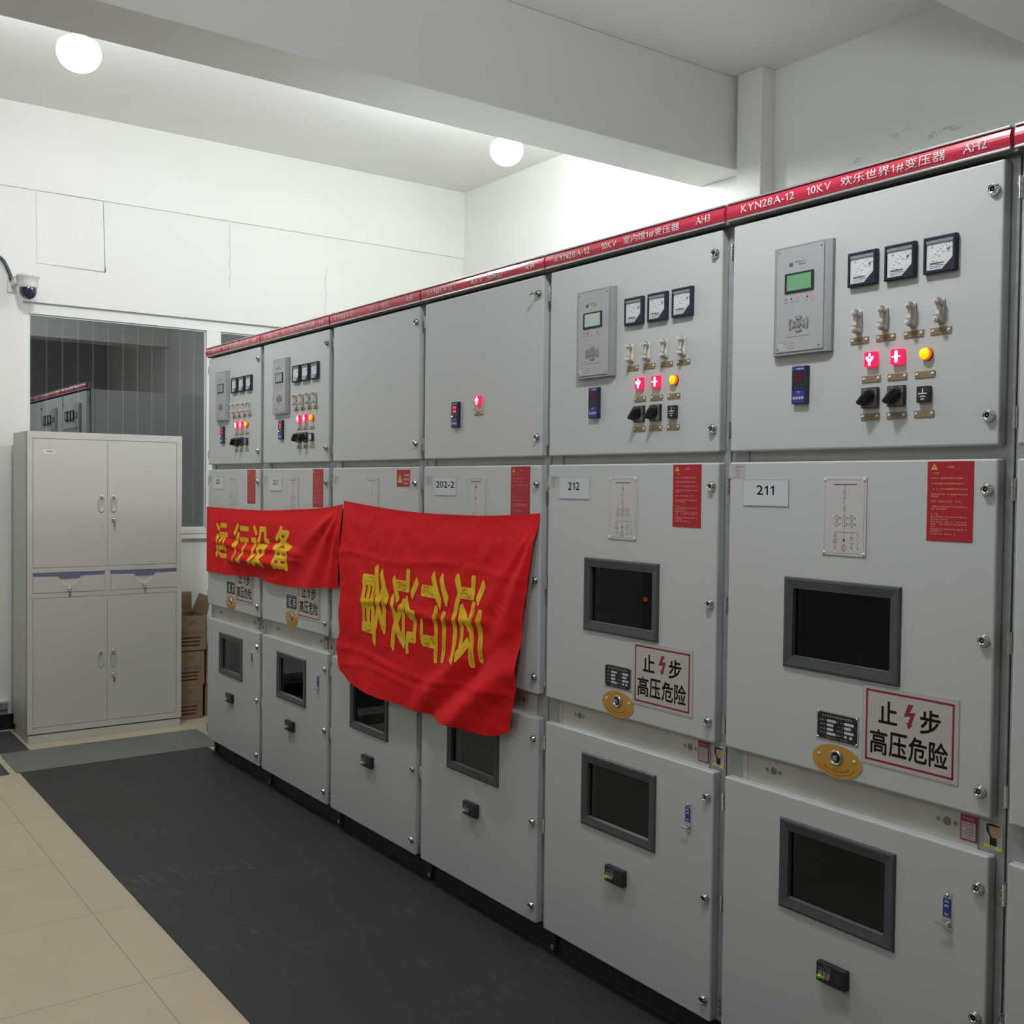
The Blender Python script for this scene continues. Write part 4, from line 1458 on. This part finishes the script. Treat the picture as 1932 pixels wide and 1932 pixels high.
cabinet(4, 'grey switchgear cabinet numbered 221, second from the filing cabinet', hdr('欢乐世界2#变压器', 'AH6'), 'full', '221',
        mid='low', thermo_lit=True, plate_dx=0.037, asset_x=0.052, round_earth=True)
cabinet(5, 'grey switchgear cabinet numbered 222 at the far end of the row', hdr('室内馆2#变压器', 'AH7'), 'full', '222',
        mid='low', thermo_lit=True, plate_dx=0.035, asset_x=0.050, nx=-0.004)

# ------------------------------------------------------------------ red banners hung over the doors
def interp(tab, a):
    if a <= tab[0][0]:
        return tab[0][1]
    for (a0, v0), (a1, v1) in zip(tab, tab[1:]):
        if a <= a1:
            t = (a - a0) / (a1 - a0)
            return v0 + (v1 - v0) * t
    return tab[-1][1]
def smooth_interp(tab, a, h=0.05):
    return sum(interp(tab, a + h * d) for d in (-1, -0.5, 0, 0.5, 1)) / 5
def sstep(x, a, b):
    t = min(max((x - a) / (b - a), 0), 1)
    return t * t * (3 - 2 * t)
def bump(x, c, w):
    return math.exp(-((x - c) / w) ** 2)

class Cloth:
    """surface (s, t) -> point; s along the banner, t from hem (top) to bottom"""
    def __init__(self, top, bot, left, right, depth, wrap=None):
        self.top, self.bot, self.left, self.right, self.depth, self.wrap = top, bot, left, right, depth, wrap
    def flat(self, s, t):
        a0, a1 = interp(self.left, t), interp(self.right, t)
        a = a0 + (a1 - a0) * s
        zt, zb = smooth_interp(self.top, a), smooth_interp(self.bot, a, 0.04)
        return a, zt + (zb - zt) * t
    def point(self, s, t, lift=0.0):
        a, z = self.flat(s, t)
        d = self.depth(a, z, s, t) + lift
        if self.wrap is None or a > self.wrap + 0.02:
            return Vector((a, -d, z))
        c = self.wrap                      # wraps round the corner of the end cabinet
        if a < c - 0.02:
            return Vector((c - d, (c - a), z))
        th = (c + 0.02 - a) / 0.04 * PI / 2
        R_ = 0.0255
        ctr = Vector((c + 0.02, 0.02, z))
        return ctr + Vector((-math.sin(th), -math.cos(th), 0)) * (0.02 + d)

def cloth_mesh(c, nu, nv, name):
    vs = [c.point(i / nu, j / nv) for j in range(nv + 1) for i in range(nu + 1)]
    fs = [(j * (nu + 1) + i, (j + 1) * (nu + 1) + i, (j + 1) * (nu + 1) + i + 1, j * (nu + 1) + i + 1) for j in range(nv) for i in range(nu)]
    b = MB().add(vs, fs, 'cloth', True)
    return b.mesh(name)

def letters_mesh(c, glyphs, name):
    """glyphs: (char, a0, a1, z0, z1, turned); cut fine and laid on the cloth"""
    b = MB()
    for ch, a0, a1, z0, z1, turned in glyphs:
        vs, fs, _ = text_shape(ch, 0.026)
        if turned:                          # a quarter turn clockwise
            vs = [(v, 1 - u) for u, v in vs]
        bm = bmesh.new()
        bv = [bm.verts.new((a0 + (a1 - a0) * u, z0 + (z1 - z0) * v, 0)) for u, v in vs]
        for f in fs:
            try:
                bm.faces.new([bv[i] for i in f])
            except ValueError:
                pass
        step = 0.008
        for ax, lo, hi in ((0, min(a0, a1), max(a0, a1)), (1, z0, z1)):
            q = lo + step
            while q < hi:
                co = (q, 0, 0) if ax == 0 else (0, q, 0)
                no = (1, 0, 0) if ax == 0 else (0, 1, 0)
                bmesh.ops.bisect_plane(bm, geom=bm.verts[:] + bm.edges[:] + bm.faces[:], plane_co=co, plane_no=no)
                q += step
        for v in bm.verts:
            a, z = v.co.x, v.co.y
            zt, zb = smooth_interp(c.top, a), smooth_interp(c.bot, a, 0.04)
            t = (z - zt) / (zb - zt)
            l, r = interp(c.left, t), interp(c.right, t)
            v.co = c.point((a - l) / (r - l), t, 0.0016)
        b.addbm(bm, 'cloth_yellow', True)
    me = b.mesh(name)
    return me

def wrinkle(a, z, f, seed):
    return noise.noise(Vector((a * f, z * f * 1.3, seed)))
def ridge(a, z, f, seed):
    return 1 - abs(noise.noise(Vector((a * f, z * f, seed)))) * 2

def depth_left(a, z, s, t):
    ax = a + 4.8
    d = 0.012 + 0.004 * wrinkle(ax, z, 6, 1.0) + 0.0025 * wrinkle(ax, z, 17, 4.0)
    # folds pulled from the upper right corner
    dx, dz = 1.745 - ax, 1.49 - z
    r, th = math.hypot(dx, dz), math.atan2(dz, dx)
    wgt = sstep(r, 0.02, 0.2) * (1 - sstep(r, 0.65, 1.2))
    d += 0.015 * wgt * (0.5 + 0.5 * math.sin(th * 15 + 0.7)) * sstep(th, 0.18, 0.6)
    # the cloth is bunched across the middle of the lettering
    inl = sstep(ax, 0.05, 0.25) * (1 - sstep(ax, 1.15, 1.45))
    zc = 1.238 + 0.012 * math.sin(ax * 7)
    d += inl * (0.013 * bump(z, zc, 0.018) - 0.004 * bump(z, zc + 0.032, 0.012) + 0.009 * bump(z, zc - 0.035, 0.014) * (0.6 + wrinkle(ax, z, 9, 2.2)))
    # a sagging belly along the lower hem
    d += 0.034 * bump(z, 1.172 + 0.03 * (ax - 0.7), 0.030) * sstep(ax, 0.3, 0.6) * (1 - sstep(ax, 0.95, 1.25))
    d += 0.010 * bump(ax, 0.66, 0.03) * sstep(1.20 - z, 0, 0.1)
    d *= 0.35 + 0.65 * sstep(t, 0.0, 0.22)
    d = 0.006 + d * sstep(ax, -0.02, 0.2) if ax > -0.02 else 0.006
    return max(d, 0.005)

L_TOP = [(-5.25, 1.44), (-4.80, 1.44), (-4.33, 1.437), (-3.918, 1.44), (-3.535, 1.455), (-3.281, 1.467), (-3.131, 1.481), (-3.055, 1.492), (-3.0, 1.50)]
L_BOT = [(-5.25, 1.06), (-4.80, 1.067), (-4.439, 1.073), (-4.108, 1.088), (-4.025, 1.096), (-3.943, 1.084), (-3.805, 1.078), (-3.655, 1.077), (-3.442, 1.084), (-3.164, 1.11), (-3.0, 1.112)]
left_cloth = Cloth(L_TOP, L_BOT, [(0, -5.25), (1, -5.25)], [(0, -3.058), (0.45, -3.068), (1, -3.082)], depth_left, wrap=-4.80)
t = thing('red_banner', 'shorter red cloth banner with upright yellow characters across the two far cabinets', 'banner', (-3.93, -0.01, 1.06), 'red cloth banners on the cabinets')
inv = (3.93, 0.01, -1.06)
link('cloth', cloth_mesh(left_cloth, 260, 56, 'cloth'), t, inv)
link('yellow_lettering', letters_mesh(left_cloth, [('运', -4.60, -4.42, 1.158, 1.358, False), ('行', -4.335, -4.12, 1.152, 1.364, False),
     ('设', -4.085, -3.852, 1.150, 1.362, False), ('备', -3.785, -3.562, 1.153, 1.371, False)], 'yellow_lettering'), t, inv)

def depth_big(a, z, s, t):
    d = 0.016 + 0.005 * wrinkle(a, z, 5, 7.0) + 0.0036 * wrinkle(a, z, 13, 3.0) + 0.0012 * wrinkle(a, z, 32, 8.0)
    d += 0.0018 * ridge(a, z, 8, 5.5)
    # folds pulled down from the upper right corner
    dx, dz = -1.60 - a, 1.50 - z
    r, th = math.hypot(dx, dz), math.atan2(dz, dx)
    wgt = sstep(r, 0.03, 0.25) * (1 - sstep(r, 0.7, 1.3))
    d += 0.017 * wgt * (0.5 + 0.5 * math.sin(th * 17 + 0.2)) * sstep(th, 0.7, 1.05)
    # and from the upper left corner
    dx, dz = a + 3.06, 1.51 - z
    r, th = math.hypot(dx, dz), math.atan2(dz, dx)
    wgt = sstep(r, 0.03, 0.2) * (1 - sstep(r, 0.5, 0.9))
    d += 0.008 * wgt * (0.5 + 0.5 * math.sin(th * 14)) * sstep(th, 0.75, 1.1)
    # heavy folds in the lower right, a long hollow running up to the right
    u = (z - 0.73) - 0.72 * (a + 2.17)
    lower = 1 - sstep(z, 0.85, 1.12)
    d += lower * sstep(a, -2.6, -2.2) * (0.040 * bump(u, -0.10, 0.07) - 0.012 * bump(u, 0.02, 0.035) + 0.022 * bump(u, 0.12, 0.055))
    # creases across the lower part
    d += (0.006 * bump(z, 0.845 + 0.02 * math.sin(a * 6), 0.013) + 0.004 * bump(z, 0.80 + 0.015 * math.sin(a * 9 + 1), 0.012)) * (0.5 + 1.2 * abs(wrinkle(a, z, 4, 13.0)))
    d += 0.0045 * bump(z, 1.275 + 0.012 * math.sin(a * 8), 0.014) * (0.5 + 1.2 * abs(wrinkle(a, z, 4, 11.0)))
    # letters bunched once across the middle
    inl = sstep(a, -2.9, -2.75) * (1 - sstep(a, -1.95, -1.8))
    d += 0.009 * inl * bump(z, 1.085 + 0.01 * math.sin(a * 9), 0.018)
    d += 0.028 * sstep(t, 0.75, 1.0) * (0.6 + 0.4 * math.sin(a * 9 + 0.6))
    d *= 0.3 + 0.7 * sstep(t, 0.0, 0.15)
    return max(d, 0.006) + 0.014 * sstep(t, 0.1, 0.5)

B_TOP = [(-3.1, 1.510), (-3.053, 1.506), (-2.811, 1.490), (-2.568, 1.476), (-2.3, 1.470), (-1.975, 1.472), (-1.743, 1.482), (-1.614, 1.492), (-1.5, 1.50)]
B_BOT = [(-3.1, 0.80), (-3.033, 0.765), (-2.92, 0.724), (-2.797, 0.707), (-2.593, 0.701), (-2.356, 0.699), (-2.139, 0.703), (-1.96, 0.708), (-1.841, 0.704), (-1.793, 0.708), (-1.751, 0.728), (-1.69, 0.76)]
big_cloth = Cloth(B_TOP, B_BOT, [(0, -3.053), (0.17, -3.036), (0.30, -3.047), (0.54, -3.026), (0.78, -3.028), (0.86, -3.062), (0.95, -3.045), (1, -3.02)],
                  [(0, -1.614), (0.2, -1.640), (0.4, -1.665), (0.6, -1.680), (0.8, -1.686), (0.9, -1.715), (1, -1.728)], depth_big)
t = thing('red_banner', 'large red cloth banner with sideways yellow characters hanging beside cabinet 212', 'banner', (-2.33, -0.01, 0.70), 'red cloth banners on the cabinets')
inv = (2.33, 0.01, -0.70)
link('cloth', cloth_mesh(big_cloth, 190, 100, 'cloth'), t, inv)
link('yellow_lettering', letters_mesh(big_cloth, [('备', -2.822, -2.592, 0.905, 1.250, True), ('设', -2.576, -2.366, 0.903, 1.248, True),
     ('行', -2.342, -2.143, 0.902, 1.254, True), ('运', -2.110, -1.902, 0.918, 1.258, True)], 'yellow_lettering'), t, inv)

# ------------------------------------------------------------------ filing cabinet (front faces +x)
FX = -5.585
FY0, FY1 = -0.809, 0.117
fc = thing('filing_cabinet', 'tall warm grey metal filing cabinet with four doors and two drawers under the window', 'cabinet', (FX - 0.2, (FY0 + FY1) / 2, 0))
def fpart(name, mb, parent=None, label=None, normals=True):
    me = (mb.normals if normals else mb.mesh)(name)
    o = bpy.data.objects.new(name, me)
    COL.objects.link(o)
    if parent is None:
        o.parent = fc
        o.location = (-(FX - 0.2), -(FY0 + FY1) / 2, 0)
    else:
        o.parent = parent
    if label:
        o['label'] = label
    return o
b = MB()
b.box(FX - 0.40, FX - 0.006, FY0, FY1, 0.056, 1.873, 'filecab', 0.002)
# front frame round the doors and drawers
for y0, y1, z0, z1 in ((FY0, -0.778, 0.056, 1.873), (0.085, FY1, 0.056, 1.873), (-0.778, 0.085, 1.832, 1.873), (-0.778, 0.085, 0.056, 0.092),
                       (-0.778, 0.085, 1.025, 1.053), (-0.778, 0.085, 0.873, 0.902), (-0.361, -0.328, 0.902, 1.025)):
    b.box(FX - 0.02, FX, y0, y1, z0, z1, 'filecab', 0.0008)
fpart('body', b, normals=False)
b = MB()
b.box(FX - 0.38, FX - 0.006, FY0 + 0.006, FY1 - 0.004, 0.0, 0.048, 'filecab', 0.002)
b.box(FX - 0.37, FX - 0.014, FY0 + 0.012, FY1 - 0.012, 0.046, 0.058, 'filecab_dark')
fpart('base', b, normals=False)
def yz_lathe(b, y, z, prof, m, n=16, sy=1.0, sz=1.0):
    vs = []
    for r_, h_ in prof:
        for i in range(n):
            a = 2 * PI * i / n
            vs.append((FX + h_, y + r_ * sy * math.cos(a), z + r_ * sz * math.sin(a)))
    b.add(vs, [(k * n + i, k * n + (i + 1) % n, (k + 1) * n + (i + 1) % n, (k + 1) * n + i) for k in range(len(prof) - 1) for i in range(n)], m, True)
def fc_pull(door, y, z):
    b = MB()
    yz_lathe(b, y, z, [(1.0, 0.0005), (0.97, 0.004), (0.82, 0.004), (0.72, 0.0016), (0.45, 0.0007), (0.0, 0.0005)], 'pull', 24, 0.0205, 0.056)
    b.box(FX + 0.0004, FX + 0.0032, y - 0.006, y + 0.006, z + 0.026, z + 0.046, 'recess', 0.001)
    fpart('recessed_pull', b, door)
def fc_lock(door, y, z):
    b = MB()
    yz_lathe(b, y, z, [(0.0125, 0.0), (0.012, 0.006), (0.008, 0.011), (0.0, 0.012)], 'chrome')
    fpart('lock', b, door)
    k = MB()
    k.box(FX + 0.010, FX + 0.022, y - 0.0012, y + 0.0012, z - 0.004, z + 0.004, 'steel')
    k.box(FX + 0.014, FX + 0.018, y - 0.004, y + 0.006, z - 0.046, z - 0.012, 'recess', 0.0015)
    yz_lathe(k, y + 0.001, z - 0.013, [(0.007, 0.014), (0.007, 0.018), (0.0, 0.018)], 'steel', 12)
    fpart('key', k, door)
g = 0.0030
for y0, y1, z0, z1, py, lk in ((-0.778, -0.347, 1.053, 1.832, -0.383, None), (-0.347, 0.085, 1.053, 1.832, -0.310, (-0.309, 1.342)),
                               (-0.778, -0.347, 0.092, 0.873, -0.385, None), (-0.347, 0.085, 0.092, 0.873, -0.310, (-0.309, 0.377))):
    d = fpart('cabinet_door', MB().box(FX - 0.016, FX - 0.0004, y0 + g, y1 - g, z0 + g, z1 - g, 'filecab', 0.0015), normals=False)
    fc_pull(d, py, 1.440 if z0 > 1 else 0.478)
    if lk:
        fc_lock(d, *lk)
    elif z0 > 1:
        b = MB()
        yv = FX + 0.0008
        b.box(FX - 0.0003, yv, -0.720, -0.650, 1.739, 1.764, 'white')
        b.box(yv, yv + 0.0003, -0.702, -0.664, 1.752, 1.757, 'dkgrey')
        fpart('torn_sticker', b, d, normals=False)
    else:
        b = MB()
        for q in ((-0.715, -0.640, 0.805, 0.807), (-0.715, -0.696, 0.768, 0.771), (-0.663, -0.640, 0.768, 0.771)):
            b.box(FX - 0.0003, FX + 0.0005, *q, 'white')
        fpart('sticker_residue', b, d, normals=False)
b = MB()      # dark gaps behind the doors and drawers
b.box(FX - 0.0185, FX - 0.0165, -0.776, 0.083, 0.094, 1.830, 'filecab_dark')
fpart('door_gap', b, normals=False)
for y0, y1, lk in ((-0.775, -0.363, (-0.570, 0.922)), (-0.326, 0.0855, (-0.120, 0.926))):
    b = MB()
    z0, z1 = 0.9045, 1.003
    yc = (y0 + y1) / 2
    n = 24
    topline = []
    for i in range(n + 1):
        y = y0 + (y1 - y0) * i / n
        topline.append((y, z1 - 0.004 * math.cos((y - yc) / (y1 - y0) * PI) - 0.042 * max(0, math.cos(min(max((y - yc) / 0.068, -1), 1) * PI / 2)) ** 0.8))
    front = [(FX + 0.002, y, z) for y, z in topline] + [(FX + 0.002, y1, z0), (FX + 0.002, y0, z0)]
    back = [(FX - 0.03, q[1], q[2]) for q in front]
    m_ = len(front)
    b.add(front + back, [tuple(range(m_)), tuple(range(2 * m_ - 1, m_ - 1, -1))] + [(i, m_ + i, m_ + (i + 1) % m_, (i + 1) % m_) for i in range(m_)], 'filecab')
    d = fpart('drawer', b)
    b = MB()
    yl = [(yc + 0.068 * c_, z1 - 0.004 - 0.046 * math.cos(c_ * PI / 2)) for c_ in [-1 + 2 * i / 16 for i in range(17)]]
    vs = [(FX + 0.003, y, z) for y, z in yl] + [(FX + 0.003, y, z - 0.016 * math.cos((y - yc) / 0.068 * PI / 2)) for y, z in yl]
    b.add(vs, [(i, i + 1, 18 + i, 17 + i) for i in range(16)], 'white')
    fpart('finger_scoop', b, d)
    b = MB()
    b.box(FX - 0.004, FX + 0.0005, y0 + 0.001, y1 - 0.001, 0.990, 1.0225, 'drawer_blue')
    fpart('drawer_label_strip', b, d, normals=False)
    fc_lock(d, *lk)

# ------------------------------------------------------------------ cartons beside the filing cabinet
def carton(label, x0, x1, y0, y1, z0, z1, rz=0.0, open_top=False, printed=True):
    cx, cy = (x0 + x1) / 2, (y0 + y1) / 2
    t = thing('carton', label, 'carton', (cx, cy, z0), 'brown cartons between the filing cabinet and the cabinet row')
    t.rotation_euler = (0, 0, rz)
    hx, hy, h = (x1 - x0) / 2, (y1 - y0) / 2, z1 - z0
    b = MB()
    if open_top:
        th = 0.004
        for q in ((-hx, -hx + th, -hy, hy), (hx - th, hx, -hy, hy), (-hx, hx, -hy, -hy + th), (-hx, hx, hy - th, hy)):
            b.box(q[0], q[1], q[2], q[3], 0, h, 'card')
        b.box(-hx, hx, -hy, hy, 0, th, 'card')
    else:
        b.box(-hx, hx, -hy, hy, 0, h - 0.001, 'card', 0.002)
    link('box_body', b.mesh('box_body'), t)
    if printed:
        p = MB()
        xf = hx + 0.0006
        def R_(ya, yb, za, zb, m_):
            p.add([(xf, ya, za), (xf, yb, za), (xf, yb, zb), (xf, ya, zb)], [(0, 1, 2, 3)], m_)
        for k in range(3):
            zz = h * (0.14 + 0.105 * k)
            R_(-hy * 0.95, hy * 0.62 - 0.004 * (2 - k), zz, zz + 0.011, 'card_ink')
        link('printed_bars', p.mesh('printed_bars'), t)
        p = MB()
        rr = random.Random(int(z0 * 999) + 3)
        for k in range(9):
            ya = -hy * 0.9 + k * hy * 0.19
            R_(ya, ya + hy * 0.13, h * 0.47, h * (0.47 + rr.uniform(0.06, 0.1)), 'card_soft')
        link('printed_lettering', p.mesh('printed_lettering'), t)
        p = MB()
        R_(-hy * 0.15, hy * 0.25, h * 0.74, h * 0.86, 'card_soft')
        link('printed_emblem', p.mesh('printed_emblem'), t)
    if open_top:
        f = MB()
        f.add([(-hx, hy, h), (hx, hy, h), (hx - 0.02, hy + 0.03, h + 0.12), (-hx + 0.0, hy + 0.05, h + 0.12)], [(0, 1, 2, 3)], 'card')
        f.add([(-hx, -hy * 0.1, h + 0.002), (-hx, hy, h + 0.002), (-hx - 0.01, hy, h + 0.13), (-hx - 0.01, -hy * 0.1, h + 0.135)], [(0, 1, 2, 3)], 'card')
        f.add([(-hx, -hy, h), (hx, -hy, h), (hx, -hy + 0.06, h + 0.045), (-hx, -hy + 0.07, h + 0.06)], [(0, 1, 2, 3)], 'card')
        me = f.mesh('carton_flap')
        o = link('carton_flap', me, t)
        sm = o.modifiers.new('thick', 'SOLIDIFY')
        sm.thickness = 0.004
    return t
carton('brown carton on the floor, bottom of the stack beside the filing cabinet', -6.03, -5.735, 0.128, 0.313, 0.0, 0.226)
carton('brown carton in the middle of the stack beside the filing cabinet', -6.03, -5.738, 0.130, 0.325, 0.226, 0.455)
carton('brown carton with open flaps on top of the stack beside the filing cabinet', -6.03, -5.735, 0.132, 0.338, 0.455, 0.690, open_top=True)
carton('plain brown carton on the floor behind the end cabinet', -6.03, -5.78, 0.345, 0.62, 0.0, 0.215, printed=False)
carton('plain brown carton stacked second behind the end cabinet', -6.03, -5.77, 0.348, 0.62, 0.215, 0.455, printed=False)

# ------------------------------------------------------------------ dome camera on the far wall
dc = thing('dome_camera', 'white security camera with dark blue dome above the window corner', 'security camera', (-5.93, -0.735, 2.70))
b = MB()
b.lathe((0, 0, 0), [(0.0, 0.155), (0.060, 0.153), (0.069, 0.147), (0.069, 0.138), (0.060, 0.133), (0.058, 0.085), (0.0545, 0.075), (0.049, 0.072)], 'cam_white', 'z', 32)
b.box(-0.004, 0.004, -0.0605, -0.055, 0.105, 0.125, 'grey', 0.001)
link('housing', b.normals('housing'), dc)
b = MB()
b.lathe((0, 0, 0), [(0.049, 0.078), (0.0505, 0.065), (0.0505, 0.052)] + [(0.0505 * math.cos(a), 0.052 - 0.050 * math.sin(a)) for a in [PI / 2 * k / 10 for k in range(1, 11)]], 'dome', 'z', 32)
link('dome', b.normals('dome'), dc)
b = MB()
b.box(-0.149, -0.135, -0.092, -0.030, 0.055, 0.148, 'cam_white', 0.006)
b.box(-0.140, -0.02, -0.075, -0.040, 0.095, 0.145, 'cam_white', 0.008)
link('wall_bracket', b.mesh('wall_bracket'), dc)
b = MB()
pts = []
ctrl = [(-0.11, -0.072, 0.13), (-0.11, -0.083, 0.165), (-0.11, -0.100, 0.205), (-0.11, -0.122, 0.245), (-0.115, -0.150, 0.268), (-0.125, -0.19, 0.276), (-0.13, -0.26, 0.272), (-0.13, -0.6, 0.27), (-0.13, -1.4, 0.27)]
for i in range(len(ctrl) - 1):
    p0, p1, p2, p3 = (Vector(ctrl[max(i - 1, 0)]), Vector(ctrl[i]), Vector(ctrl[i + 1]), Vector(ctrl[min(i + 2, len(ctrl) - 1)]))
    for k in range(5):
        u = k / 5
        pts.append(0.5 * ((2 * p1) + (p2 - p0) * u + (2 * p0 - 5 * p1 + 4 * p2 - p3) * u * u + (3 * p1 - p0 - 3 * p2 + p3) * u ** 3))
b.tube(pts, 0.0115, 'conduit')
link('cable_conduit', b.normals('cable_conduit'), dc)

# access panel set in the far wall
b = MB()
z0, z1, y0, y1 = 2.958, 3.416, -0.652, -0.240
vs = [(XW + 0.001, y0, z0 + 0.004), (XW + 0.001, y1, z0), (XW + 0.001, y1 - 0.010, z1), (XW + 0.001, y0 - 0.006, z1),
      (XW + 0.005, y0, z0 + 0.004), (XW + 0.014, y1, z0), (XW + 0.010, y1 - 0.010, z1), (XW + 0.004, y0 - 0.006, z1)]
b.add(vs, [(0, 1, 2, 3), (4, 5, 6, 7), (0, 1, 5, 4), (1, 2, 6, 5), (2, 3, 7, 6), (3, 0, 4, 7)], 'wall')
b.add([(XW + 0.0012, y1, z0), (XW + 0.0012, y1 + 0.009, z0), (XW + 0.0012, y1 - 0.004, z1), (XW + 0.0012, y1 - 0.010, z1)], [(0, 1, 2, 3)], 'recess')  # dark strip painting the shadow line along the panel's right edge
b.add([(XW + 0.0012, y1 - 0.02, z0), (XW + 0.0012, y1 + 0.009, z0 - 0.006), (XW + 0.0012, y1 + 0.011, z0 + 0.025), (XW + 0.0012, y1 - 0.001, z0 + 0.03)], [(0, 1, 2, 3)], 'recess')  # dark patch painting the same shade at the lower right corner
tag(link('access_panel', b.normals('access_panel')), 'square white access panel in the far wall above the dome camera', 'panel')
